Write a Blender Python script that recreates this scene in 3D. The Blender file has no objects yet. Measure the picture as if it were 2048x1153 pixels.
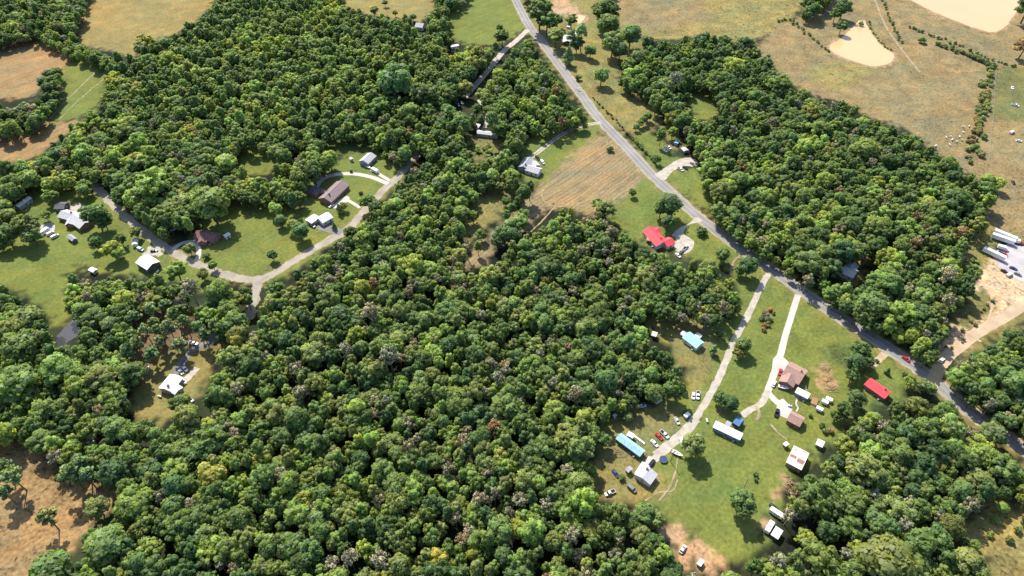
import bpy, bmesh, math, random
import numpy as np
from mathutils import Matrix, Vector

S = bpy.context.scene
C = S.collection
R = math.radians
rng = np.random.default_rng(7)
random.seed(7)

# ------------------------------------------------------------------ camera, light, exposure
H, F, PITCH = 300.0, 1384.0, R(45)
cam = bpy.data.objects.new('camera', bpy.data.cameras.new('camera'))
C.objects.link(cam)
cam.location = (0, 0, H)
cam.rotation_euler = (math.pi/2 - PITCH, 0, 0)
cam.data.sensor_width = 36
cam.data.lens = F*36/2048
cam.data.clip_start = 1
cam.data.clip_end = 20000
S.camera = cam

SUN_EL, SH_AZ = R(49), R(24)          # shadows run toward (sin, -cos) of SH_AZ
to_sun = Vector((-math.sin(SH_AZ)*math.cos(SUN_EL), math.cos(SH_AZ)*math.cos(SUN_EL), math.sin(SUN_EL)))
sd = bpy.data.lights.new('sun', 'SUN'); sd.energy = 5.0; sd.angle = R(0.53); sd.color = (1.0, 0.93, 0.82)
sun = bpy.data.objects.new('sun', sd); C.objects.link(sun)
sun.rotation_euler = to_sun.to_track_quat('Z', 'Y').to_euler()
sun.location = (0, 300, 500)
W = bpy.data.worlds.new('World'); S.world = W; W.use_nodes = True
nt = W.node_tree
bg = nt.nodes['Background']
sky = nt.nodes.new('ShaderNodeTexSky'); sky.sky_type = 'NISHITA'; sky.sun_disc = False
sky.sun_elevation = SUN_EL
sky.sun_rotation = math.atan2(to_sun.x, to_sun.y)
nt.links.new(sky.outputs[0], bg.inputs[0]); bg.inputs[1].default_value = 0.15
S.view_settings.view_transform = 'Standard'; S.view_settings.look = 'None'
S.view_settings.gamma = 1; S.view_settings.exposure = 0.75; S.view_settings.use_curve_mapping = False
S.render.engine = 'CYCLES'
S.cycles.max_bounces = 7; S.cycles.diffuse_bounces = 4; S.cycles.transmission_bounces = 5

# ------------------------------------------------------------------ photograph -> ground survey
sp, cp = math.sin(PITCH), math.cos(PITCH)
def G(px, py, z=0.0):
    u = (px-1024)/F; v = (py-576.5)/F
    dy = cp - v*sp; dz = -sp - v*cp
    t = (z-H)/dz
    return np.array([u*t, dy*t])
def GA(P, z=0.0):
    P = np.asarray(P, float)
    u = (P[:, 0]-1024)/F; v = (P[:, 1]-576.5)/F
    t = (z-H)/(-sp - v*cp)
    return np.stack([u*t, (cp - v*sp)*t], 1)
def PX(x, y, z):
    d = y*cp - (z-H)*sp
    return 1024 + F*x/d, 576.5 - F*(y*sp + (z-H)*cp)/d
def SC(py):                                       # pixels per metre across, on the ground at picture row py
    return F*(sp + (py-576.5)/F*cp)/H

def inpoly(x, y, P):
    P = np.asarray(P, float); n = len(P); r = np.zeros(x.shape, bool); j = n-1
    for i in range(n):
        xi, yi = P[i]; xj, yj = P[j]
        if yi != yj:
            c = ((yi > y) != (yj > y)) & (x < (xj-xi)*(y-yi)/(yj-yi)+xi)
            r ^= c
        j = i
    return r
def wob(x, y, s, seed, n=9):
    g = np.random.default_rng(seed); o = 0
    for k in range(n):
        a = g.uniform(0, 6.28); f = (1/s)*g.uniform(.5, 2.2); o = o + np.sin((x*np.cos(a)+y*np.sin(a))*f*6.28+g.uniform(0, 6.28))
    return o/math.sqrt(n/2)

# ------------------------------------------------------------------ object helpers
def tag(o, label=None, cat=None, group=None, kind=None):
    if label: o['label'] = label
    if cat: o['category'] = cat
    if group: o['group'] = group
    if kind: o['kind'] = kind
    return o
def thing(name, label, cat, loc, rz=0, group=None):
    o = bpy.data.objects.new(name, None); C.objects.link(o); o.empty_display_size = .5
    o.location = loc; o.rotation_euler = (0, 0, rz)
    return tag(o, label, cat, group)
def mesh(name, v, f, mats, smooth=False, mi=None):
    m = bpy.data.meshes.new(name); m.from_pydata([tuple(map(float, p)) for p in v], [], f)
    for mt in (mats if isinstance(mats, (list, tuple)) else [mats]): m.materials.append(mt)
    if smooth: m.polygons.foreach_set('use_smooth', [True]*len(m.polygons))
    if mi is not None: m.polygons.foreach_set('material_index', mi)
    m.update(); return m
def obj(name, m, parent=None):
    o = bpy.data.objects.new(name, m); C.objects.link(o)
    if parent: o.parent = parent
    return o
class MB:
    def __init__(s): s.v = []; s.f = []
    def poly(s, pts):
        n = len(s.v); s.v += [tuple(p) for p in pts]; s.f.append(list(range(n, n+len(pts))))
    def box(s, x0, x1, y0, y1, z0, z1, tx=0, ty=0):
        n = len(s.v)
        s.v += [(x0, y0, z0), (x1, y0, z0), (x1, y1, z0), (x0, y1, z0), (x0+tx, y0+ty, z1), (x1-tx, y0+ty, z1), (x1-tx, y1-ty, z1), (x0+tx, y1-ty, z1)]
        s.f += [[n+i for i in q] for q in ([3, 2, 1, 0], [4, 5, 6, 7], [0, 1, 5, 4], [1, 2, 6, 5], [2, 3, 7, 6], [3, 0, 4, 7])]
    def tube(s, a, b, r0, r1, k=6, cap=True):
        a = Vector(a); b = Vector(b); d = (b-a).normalized()
        u = d.orthogonal().normalized(); w = d.cross(u); n = len(s.v)
        for p, r in ((a, r0), (b, r1)):
            for i in range(k):
                t = 6.2832*i/k; s.v.append(tuple(p+u*math.cos(t)*r+w*math.sin(t)*r))
        for i in range(k): s.f.append([n+i, n+(i+1) % k, n+k+(i+1) % k, n+k+i])
        if cap: s.f.append([n+k+i for i in range(k)]); s.f.append([n+k-1-i for i in range(k)])
    def mesh(s, name, mat, smooth=False): return mesh(name, s.v, s.f, mat, smooth)
    def xf(s, M):
        s.v = [tuple(M @ Vector(p)) for p in s.v]; return s

# ------------------------------------------------------------------ materials
def mat(name, col, rough=.8, var=.18, scale=3.0, spec=.3, metal=0, col2=None, bump=0, coord='Object', detail=4):
    m = bpy.data.materials.new(name); m.use_nodes = True; t = m.node_tree; N = t.nodes; L = t.links
    b = N['Principled BSDF']; b.inputs['Roughness'].default_value = rough; b.inputs['Metallic'].default_value = metal
    b.inputs['Specular IOR Level'].default_value = spec
    tc = N.new('ShaderNodeTexCoord'); no = N.new('ShaderNodeTexNoise'); no.inputs['Scale'].default_value = scale; no.inputs['Detail'].default_value = detail
    L.new(tc.outputs[coord], no.inputs['Vector'])
    rp = N.new('ShaderNodeValToRGB'); e = rp.color_ramp.elements
    e[0].position = .3; e[1].position = .7
    c2 = col2 or tuple(min(1, c*(1+var)) for c in col)
    e[0].color = (*[c*(1-var) for c in col], 1); e[1].color = (*c2, 1)
    L.new(no.outputs[0], rp.inputs[0]); L.new(rp.outputs[0], b.inputs['Base Color'])
    if bump:
        bp = N.new('ShaderNodeBump'); bp.inputs['Strength'].default_value = bump; bp.inputs['Distance'].default_value = .1
        L.new(no.outputs[0], bp.inputs['Height']); L.new(bp.outputs[0], b.inputs['Normal'])
    return m
def paint(name, col, rough=.35):
    return mat(name, col, rough, .05, 1.5, .5)
def metal_roof(name, col, period=.6, rust=None, var=.12):
    m = mat(name, col, .7, var, .45, .2, col2=rust, detail=7)
    t = m.node_tree; N = t.nodes; L = t.links; b = N['Principled BSDF']
    tc = N.new('ShaderNodeTexCoord'); wv = N.new('ShaderNodeTexWave'); wv.inputs['Scale'].default_value = 1/period/3.14; wv.wave_profile = 'SAW'
    L.new(tc.outputs['Object'], wv.inputs['Vector'])
    bp = N.new('ShaderNodeBump'); bp.inputs['Strength'].default_value = .5; bp.inputs['Distance'].default_value = .05
    L.new(wv.outputs['Fac'], bp.inputs['Height']); L.new(bp.outputs[0], b.inputs['Normal'])
    return m

M_asphalt = mat('asphalt', (.205, .197, .195), .9, .16, .07, .2, coord='Object', detail=8)
M_asphalt_dk = mat('dark_asphalt', (.17, .16, .155), .9, .2, .3, .2, detail=8)
M_lane = mat('lane_road', (.285, .255, .208), .95, .2, .12, .1, detail=8)
M_gravel = mat('gravel', (.36, .325, .27), .95, .2, .3, .1, detail=8)
M_gravel_gr = mat('grey_gravel', (.36, .34, .34), .95, .15, .15, .1, detail=8)
M_conc = mat('concrete', (.43, .395, .35), .85, .16, .2, .2, detail=6)
M_ftrack = mat('farm_track_soil', (.255, .205, .125), 1, .3, .2, .1, detail=8)
M_straw = mat('straw_track', (.265, .205, .115), 1, .35, .4, .1, detail=8)
M_dirt = mat('dirt_road', (.40, .30, .20), 1, .2, .12, .1, detail=8)
M_shoulder = mat('gravel_shoulder', (.27, .23, .145), 1, .3, .25, .1, detail=8)
M_paint_y = paint('road_paint_yellow', (.42, .36, .20)); M_paint_w = paint('road_paint_white', (.5, .5, .48))
M_bark = mat('bark', (.10, .075, .055), .95, .3, 4)
M_barkp = mat('pine_bark', (.16, .10, .07), .95, .3, 4)
M_barkg = mat('grey_bark', (.27, .23, .17), .95, .25, 3)
M_glass = paint('dark_glass', (.03, .035, .045), .08)
M_tyre = mat('tyre_rubber', (.02, .02, .02), .9)
M_rim = paint('wheel_rim', (.35, .35, .36), .3)
M_lamp = paint('lamp_lens', (.7, .7, .65), .1); M_tail = paint('tail_lens', (.35, .02, .02), .2)
M_trim = paint('white_trim', (.72, .71, .68), .5)
M_brick = mat('brick', (.25, .12, .085), .9, .25, 6)
M_wood = mat('weathered_wood', (.30, .21, .14), .9, .25, 3)
M_deck = mat('deck_boards', (.34, .18, .11), .85, .2, 2)
M_door = paint('door_paint', (.22, .08, .06), .5)
M_rust = mat('rust', (.22, .10, .06), .9, .3, 2)
M_steel = paint('galvanised_steel', (.35, .36, .37), .45)
WALL = {'white': mat('white_siding', (.66, .65, .62), .7, .06, .5), 'tan': mat('tan_siding', (.48, .42, .33), .8, .08, .6), 'brick': M_brick,
        'grey': mat('grey_siding', (.34, .35, .37), .8, .08, .6), 'dark': mat('dark_siding', (.10, .09, .085), .8, .15, .6),
        'blue': mat('blue_siding', (.20, .27, .36), .8, .1, .6), 'wood': M_wood, 'red': mat('red_siding', (.25, .09, .07), .8, .12, .6)}
ROOF = {'white': metal_roof('white_metal_roof', (.60, .60, .59), var=.16), 'grey': mat('grey_shingles', (.29, .30, .325), .9, .12, 1.2, .2, bump=.2),
        'lgrey': mat('pale_grey_shingles', (.40, .40, .415), .85, .09, 1.0, .2, bump=.2),
        'dark': mat('charcoal_shingles', (.11, .105, .115), .9, .2, 1.2, .2, bump=.2), 'brown': mat('brown_shingles', (.30, .19, .155), .9, .12, 1.0, .2, bump=.2),
        'maroon': mat('maroon_shingles', (.20, .105, .10), .9, .14, 1.0, .2, bump=.2), 'purple': mat('dark_brown_shingles', (.22, .17, .168), .9, .14, 1.0, .2, bump=.2),
        'red': metal_roof('red_metal_roof', (.62, .065, .08)), 'cyan': metal_roof('pale_cyan_metal_roof', (.28, .54, .60)),
        'blue': metal_roof('light_blue_metal_roof', (.25, .43, .53)), 'dblue': metal_roof('dark_blue_metal_roof', (.08, .16, .32)),
        'rusty': metal_roof('rusting_white_metal_roof', (.62, .57, .50), 1.0), 'orange': mat('faded_red_roof', (.42, .20, .14), .85, .15, 1.0),
        'rustp': metal_roof('rust_brown_sheet', (.27, .15, .115), .9)}

# ------------------------------------------------------------------ land cover polygons (picture survey)
# name: (albedo, roughness of tussocks, swath), polygons
GOLD = (.200, .158, .058); BROWN = (.222, .150, .070); GREEN = (.120, .142, .034); PAST = (.184, .146, .072); YPAST = (.190, .163, .060)
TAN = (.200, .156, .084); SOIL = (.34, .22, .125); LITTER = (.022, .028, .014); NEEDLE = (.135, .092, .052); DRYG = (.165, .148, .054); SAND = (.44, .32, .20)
DKG = (.075, .095, .028); OLIVE = (.125, .122, .046)
COVER = [
 (GOLD, .5, .25, [(148, 60), (165, 20), (180, -30), (440, -30), (425, 10), (395, 42), (360, 66), (325, 76), (288, 98), (262, 116), (236, 106), (205, 98), (160, 88)]),
 (BROWN, .4, .6, [(-80, 110), (25, 76), (60, 68), (105, 90), (152, 113), (118, 146), (88, 160), (76, 185), (62, 195), (40, 200), (-80, 194)]),
 (GREEN, .4, .3, [(152, 113), (168, 117), (212, 130), (218, 150), (205, 190), (200, 212), (165, 236), (110, 242), (75, 250), (98, 222), (112, 195), (128, 165), (120, 142)]),
 (BROWN, .4, .7, [(-80, 268), (40, 262), (80, 247), (160, 240), (140, 262), (112, 282), (95, 300), (55, 320), (20, 327), (-80, 322)]),
 (YPAST, .5, .1, [(668, -30), (862, -30), (872, 20), (846, 42), (818, 42), (790, 38), (760, 36), (720, 26), (690, 14)]),
 (GREEN, .3, .5, [(896, 14), (960, -10), (1016, -30), (1030, 16), (1052, 54), (1030, 72), (1000, 86), (960, 92), (908, 84), (897, 50)]),
 (DRYG, .8, 0, [(1046, -30), (1210, -30), (1226, 60), (1290, 86), (1280, 116), (1240, 124), (1240, 165), (1292, 190), (1322, 232), (1300, 272), (1262, 272), (1212, 236), (1160, 176), (1120, 122), (1076, 62)]),
 (SOIL, .8, 0, [(1098, 6), (1130, -4), (1158, 20), (1152, 34), (1118, 32), (1100, 26)]),
 (YPAST, 1, 0, [(1215, -30), (1640, -30), (1600, 20), (1556, 56), (1500, 88), (1440, 82), (1402, 74), (1330, 80), (1280, 74), (1240, 62)]),
 (PAST, .78, 0, [(1508, 96), (1556, 52), (1640, 20), (1700, -30), (2140, -30), (2140, 452), (2030, 412), (1992, 392), (1950, 352), (1905, 330), (1870, 306), (1830, 268), (1790, 252), (1740, 236), (1690, 206), (1640, 196), (1580, 170), (1546, 130)]),
 (PAST, .78, 0, [(1225, 0), (1400, -20), (1420, 40), (1330, 62), (1262, 62)]),
 (OLIVE, .7, 0, [(1990, 132), (2110, 140), (2110, 240), (2040, 246), (1982, 236)]),
 (YPAST, .8, 0, [(1660, 125), (1760, 135), (1720, 165), (1670, 185), (1610, 150)]),
 (GREEN, .4, 0, [(14, 424), (40, 392), (75, 372), (140, 372), (200, 384), (252, 438), (310, 484), (352, 516), (400, 540), (446, 556), (420, 588), (385, 572), (330, 560), (262, 552), (205, 548), (160, 532), (136, 545), (138, 600), (142, 645), (122, 652), (95, 640), (72, 612), (50, 592), (20, 580), (-80, 562), (-80, 480), (20, 482)]),
 (GREEN, .4, .4, [(384, 432), (432, 408), (470, 392), (505, 396), (562, 402), (605, 428), (650, 444), (700, 454), (660, 476), (600, 512), (545, 542), (500, 553), (450, 544), (410, 534), (388, 516), (384, 480)]),
 (GREEN, .35, 0, [(560, 560), (610, 530), (650, 500), (668, 482), (640, 496), (590, 526), (540, 552)]),
 (GREEN, .35, .1, [(612, 374), (648, 344), (680, 318), (702, 300), (745, 296), (800, 322), (828, 322), (792, 362), (764, 388), (722, 418), (704, 446), (650, 446), (598, 424), (598, 392)]),
 (GREEN, .4, 0, [(468, 298), (508, 284), (545, 298), (558, 334), (520, 352), (478, 342)]),
 (GREEN, .5, 0, [(1378, 172), (1428, 176), (1440, 232), (1402, 240), (1372, 206)]),
 (DRYG, .5, 0, [(1684, 556), (1690, 524), (1720, 506), (1742, 518), (1722, 556), (1702, 566)]),
 (DKG, .6, 0, [(650, 268), (718, 268), (766, 300), (690, 312), (652, 302)]),  # shadowed clearing: its shade is put into a darker green
 (DRYG, .6, 0, [(1322, 236), (1350, 244), (1368, 290), (1340, 300)]),
 (GREEN, .4, .1, [(1036, 296), (1068, 262), (1140, 245), (1204, 238), (1196, 275), (1090, 374), (1046, 366), (1034, 332)]),
 (DRYG, .8, 0, [(925, 400), (960, 384), (1000, 366), (1040, 372), (1004, 424), (962, 474), (928, 486)]),
 (OLIVE, .9, 0, [(930, 268), (1000, 272), (1010, 300), (975, 330), (940, 320)]),
 (TAN, .35, 1, [(1176, 284), (1207, 264), (1246, 286), (1284, 322), (1302, 350), (1284, 374), (1232, 408), (1198, 432), (1160, 428), (1120, 412), (1078, 430), (1062, 456), (1032, 472), (1000, 494), (962, 534), (936, 546), (928, 522), (958, 490), (1000, 450), (1050, 402), (1100, 352), (1140, 312)]),
 (DRYG, .5, 0, [(1208, 258), (1218, 264), (1300, 342), (1298, 350), (1272, 322), (1235, 290)]),
 (GREEN, .4, .1, [(1288, 348), (1322, 388), (1280, 424), (1240, 456), (1216, 442), (1232, 408), (1276, 376)]),
 (GREEN, .5, .1, [(1316, 384), (1344, 402), (1392, 434), (1440, 472), (1486, 512), (1444, 528), (1400, 522), (1340, 506), (1290, 492), (1262, 474), (1240, 458), (1276, 426)]),
 (GREEN, .5, 0, [(1262, 270), (1302, 262), (1332, 290), (1346, 312), (1376, 332), (1402, 348), (1432, 402), (1416, 424), (1384, 402), (1332, 356), (1292, 312)]),
 (GREEN, .5, .2, [(1446, 528), (1490, 518), (1546, 560), (1602, 602), (1700, 664), (1762, 712), (1800, 740), (1848, 768), (1806, 800), (1744, 812), (1700, 850), (1652, 892), (1604, 934), (1570, 990), (1534, 1042), (1524, 1100), (1486, 1145), (1422, 1120), (1384, 1062), (1340, 1044), (1300, 1012), (1222, 1012), (1190, 984), (1190, 900), (1200, 842), (1242, 808), (1320, 806), (1362, 786), (1374, 744), (1340, 700), (1276, 634), (1296, 618), (1360, 632), (1440, 646), (1484, 612), (1466, 562)]),
 (DRYG, .6, 0, [(1196, 860), (1260, 810), (1360, 815), (1390, 850), (1300, 900), (1340, 990), (1300, 1012), (1222, 1012), (1190, 984)]),
 (DRYG, .6, 0, [(1300, 630), (1440, 650), (1420, 760), (1380, 790), (1372, 744), (1340, 700)]),
 (BROWN, .95, .3, [(-80, 872), (60, 882), (102, 922), (134, 962), (180, 962), (244, 962), (242, 1004), (172, 1062), (166, 1092), (50, 1190), (-80, 1190)]),
 (DRYG, .5, .1, [(252, 822), (282, 735), (326, 702), (386, 688), (452, 678), (424, 742), (392, 806), (322, 850), (270, 842)]),
 (NEEDLE, .7, 0, [(255, 620), (300, 610), (350, 618), (400, 640), (440, 660), (400, 690), (330, 700), (290, 735), (262, 760), (240, 700)]),
 (NEEDLE, .7, 0, [(1290, 500), (1325, 510), (1310, 560), (1320, 600), (1360, 625), (1300, 630), (1270, 560)]),
 (YPAST, .9, .1, [(1896, 1066), (1960, 1022), (2000, 996), (2110, 1050), (2110, 1200), (2016, 1200), (1960, 1110)]),
 (SAND, 1.0, .1, [(1944, 546), (1990, 520), (2060, 500), (2120, 560), (2120, 596), (2046, 610), (2000, 640), (1960, 665), (1920, 690), (1890, 712), (1870, 690), (1902, 660), (1940, 610)]),
 (OLIVE, .8, 0, [(1922, 600), (1960, 575), (1990, 590), (1990, 622), (1950, 652), (1915, 640)]),
 (OLIVE, .8, 0, [(1906, 625), (1930, 640), (1962, 656), (1944, 668), (1900, 640)]),
 (DRYG, .9, 0, [(1936, 480), (1990, 440), (2120, 440), (2120, 480), (1990, 490), (1976, 530), (1944, 546), (1920, 520)]),
 (PAST, .8, .3, [(1992, 392), (2040, 412), (2130, 440), (2130, 470), (2048, 476), (1990, 458), (1960, 440)]),
 (DRYG, .7, 0, [(1906, 700), (1950, 672), (2000, 645), (2060, 610), (2060, 640), (1990, 680), (1950, 705), (1905, 730)]),
 (SOIL, .8, .1, [(1322, 1062), (1346, 1052), (1372, 1066), (1410, 1092), (1450, 1120), (1440, 1145), (1410, 1150), (1386, 1130), (1350, 1100), (1330, 1080)]),
 (SOIL, .8, 0, [(1552, 972), (1576, 958), (1584, 966), (1572, 990), (1558, 1004), (1550, 992)]),
 (SOIL, .8, 0, [(1518, 1052), (1532, 1040), (1538, 1048), (1528, 1066), (1520, 1064)]),
 (SOIL, .7, 0, [(1640, 735), (1652, 728), (1660, 760), (1664, 782), (1650, 786), (1640, 765)]),
 (DKG, .9, 0, [(1640, 700), (1700, 690), (1760, 720), (1720, 760), (1660, 720)]),
 (SOIL, .7, 0, [(1860, 15), (1872, 8), (1880, 30), (1868, 40)]),
]
def strip(pts, w):                                # outline of a road in picture coordinates
    a = []; b = []
    g = GA(pts)
    for i in range(len(g)):
        d = g[min(i+1, len(g)-1)]-g[max(i-1, 0)]; d = d/np.hypot(*d); n = np.array([-d[1], d[0]])*w/2
        a.append(PX(*(g[i]+n), 0)); b.append(PX(*(g[i]-n), 0))
    return a+b[::-1]
ROADS = [   # name, centre line, width m, material, extra
 ('main_road', [(1012, -40), (1031, 0), (1060, 55), (1081, 80), (1114, 125), (1157, 182), (1197, 236), (1250, 292), (1304, 350), (1357, 399), (1394, 432), (1434, 463), (1491, 504), (1540, 537), (1596, 577), (1669, 628), (1769, 692), (1836, 737), (1869, 762), (1905, 794), (1940, 824), (1990, 858), (2070, 915), (2160, 980)], 7.4, M_asphalt),
 ('village_lane', [(150, 340), (186, 370), (210, 394), (250, 432), (290, 466), (335, 498), (372, 520), (404, 533), (440, 547), (480, 557), (512, 560), (545, 549), (590, 521), (640, 491), (690, 463), (722, 430), (768, 380), (800, 350), (822, 324), (846, 296)], 4.8, M_lane),
 ('lane_branch', [(522, 556), (514, 575), (506, 605), (496, 640)], 4.4, M_lane),
 ('gravel_drive', [(1537, 548), (1522, 574), (1500, 622), (1472, 676), (1452, 722), (1432, 768), (1408, 810), (1385, 846), (1358, 874), (1330, 898), (1304, 924)], 3.7, M_gravel),
 ('gravel_apron', [(1392, 838), (1366, 868), (1336, 892), (1312, 912)], 5.2, M_gravel),
 ('concrete_drive', [(1596, 590), (1585, 625), (1573, 664), (1563, 702), (1556, 724), (1550, 742), (1541, 768), (1536, 784), (1546, 797), (1558, 808)], 3.6, M_conc),
 ('gravel_spur', [(1536, 782), (1522, 808), (1500, 820), (1484, 832)], 3.4, M_gravel),
 ('dirt_track', [(1862, 772), (1876, 742), (1888, 722), (1910, 700), (1952, 668), (2000, 640), (2060, 604), (2140, 556)], 6.6, M_dirt),
 ('farm_track', [(1738, -40), (1750, 0), (1770, 50), (1800, 95), (1840, 145)], 2.2, M_ftrack),
 ('tractor_track', [(1098, 366), (1084, 384), (1087, 400), (1106, 412), (1130, 413), (1168, 404), (1215, 380)], 1.0, M_straw),
 ('tractor_track', [(1112, 411), (1088, 438), (1062, 464)], 1.0, M_straw),
 ('tractor_track', [(1210, 282), (1240, 300), (1268, 326), (1280, 348)], .9, M_straw),
 ('park_drive', [(1056, 60), (1030, 84), (1008, 102), (985, 130), (964, 156), (944, 178), (928, 196)], 5.5, M_gravel),
 ('forest_drive', [(958, 200), (970, 218), (975, 240), (970, 256)], 3.6, M_gravel),
 ('wheel_track', [(1202, 246), (1170, 251), (1140, 261), (1110, 279), (1085, 298), (1062, 316)], 1.5, M_gravel),
 ('u_drive', [(626, 388), (640, 364), (660, 352), (700, 348), (740, 354), (776, 368)], 3.8, M_conc),
 ('boat_drive', [(740, 338), (760, 350), (780, 362)], 2.8, M_conc),
 ('asphalt_drive', [(632, 450), (656, 458), (684, 466)], 6.5, M_asphalt_dk),
 ('patio_walk', [(694, 400), (708, 408), (720, 416)], 2.6, M_conc),
 ('loop_drive', [(346, 500), (362, 488), (384, 484), (396, 494), (397, 510), (392, 524)], 3.2, M_conc),
 ('cottage_drive', [(1770, 708), (1755, 722), (1742, 735)], 4.0, M_dirt),
 ('asphalt_yard_drive', [(448, 662), (420, 684), (385, 702), (364, 726), (348, 748)], 4.2, M_asphalt_dk),
 ('concrete_walk', [(394, 736), (380, 752), (362, 768)], 4.0, M_gravel),
 ('tractor_track', [(98, 240), (130, 205), (165, 170), (208, 128)], .9, M_shoulder),
 ('tractor_track', [(118, 240), (150, 208), (180, 182), (215, 152)], .9, M_shoulder),
 ('tractor_track', [(1962, 660), (1976, 640), (1984, 606), (1978, 575)], 1.2, M_dirt),
 ('tractor_track', [(1902, 650), (1930, 664), (1962, 684)], 1.4, M_dirt),
 ('tractor_track', [(1990, 590), (2010, 600), (2032, 612), (2012, 590), (1992, 578)], 1.0, M_dirt),
 ('worn_path', [(1318, 1002), (1338, 976), (1350, 946), (1356, 916)], .8, M_ftrack),
 ('worn_path', [(1290, 1002), (1320, 985), (1345, 982), (1356, 960)], .7, M_ftrack),
 ('worn_path', [(1540, 848), (1556, 866), (1574, 880)], 1.0, M_ftrack),
 ('worn_path', [(1512, 812), (1518, 826), (1514, 842)], 1.6, M_ftrack),
 ('worn_path', [(1612, 772), (1611, 780)], .9, M_conc),
 ('worn_path', [(1595, 796), (1592, 808), (1596, 816), (1592, 824)], .8, M_conc),
 ('garden_path', [(1480, 511), (1466, 526), (1462, 550)], 1.5, M_ftrack),
 ('barn_drive', [(322, 512), (308, 504), (296, 506), (288, 512)], 4.0, M_gravel),
]
PADS = [  # polygons of paved or watery ground
 ('concrete_pad', [(1308, 350), (1330, 336), (1352, 322), (1372, 316), (1388, 318), (1398, 328), (1388, 334), (1370, 333), (1345, 344), (1328, 362)], M_gravel),
 ('gravel_yard', [(1362, 454), (1378, 448), (1393, 434), (1404, 444), (1380, 450), (1366, 466), (1372, 472), (1388, 484), (1380, 504), (1360, 508), (1345, 492), (1352, 478), (1344, 470)], M_gravel),
 ('concrete_parking', [(1546, 718), (1554, 710), (1568, 716), (1578, 726), (1568, 742), (1552, 748), (1544, 736)], M_conc),
 ('concrete_apron', [(1556, 802), (1566, 798), (1586, 818), (1574, 838), (1550, 828)], M_conc),
 ('concrete_patio', [(664, 412), (684, 396), (694, 392), (700, 396), (696, 404), (680, 414), (668, 418)], M_conc),
 ('gravel_forecourt', [(138, 414), (156, 406), (172, 418), (176, 436), (160, 434), (146, 424)], M_gravel),
 ('gravel_lot', [(1984, 512), (2012, 488), (2050, 494), (2140, 512), (2140, 590), (2048, 566), (2016, 548), (1996, 530)], M_gravel_gr),
 ('road_fork', [(494, 557), (520, 555), (538, 551), (525, 561), (516, 576), (507, 576), (503, 565)], M_lane),
 ('concrete_slab', [(1272, 946), (1286, 926), (1298, 912), (1312, 920), (1296, 942), (1280, 958)], M_conc),
 ('house_yard_asphalt', [(424, 668), (444, 656), (448, 670), (426, 690), (408, 694)], M_asphalt_dk),
 ('barn_parking', [(296, 494), (320, 494), (318, 510), (294, 510)], M_gravel),
 ('gravel_pad', [(78, 452), (104, 446), (110, 460), (92, 470)], M_gravel_gr),
]
PONDS = [
 ('muddy_pond', [(1718, 42), (1729, 43), (1736, 55), (1749, 75), (1763, 92), (1786, 107), (1788, 117), (1776, 128), (1749, 133), (1723, 128), (1693, 118), (1669, 107), (1659, 97), (1663, 88), (1683, 77), (1703, 57)], 'mud'),
 ('large_muddy_pond', [(1821, 0), (1853, 17), (1886, 32), (1919, 45), (1953, 57), (1986, 65), (2009, 55), (2023, 38), (2033, 23), (2040, 2), (2034, -30), (1970, -50), (1860, -40), (1816, -18)], 'mud'),
 ('small_muddy_pond', [(1149, 33), (1160, 30), (1170, 34), (1166, 42), (1157, 48), (1152, 41)], 'mud'),
 ('dark_pond', [(147, 640), (164, 662), (138, 682), (116, 700), (104, 688), (128, 656)], 'dark'),
]
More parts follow.
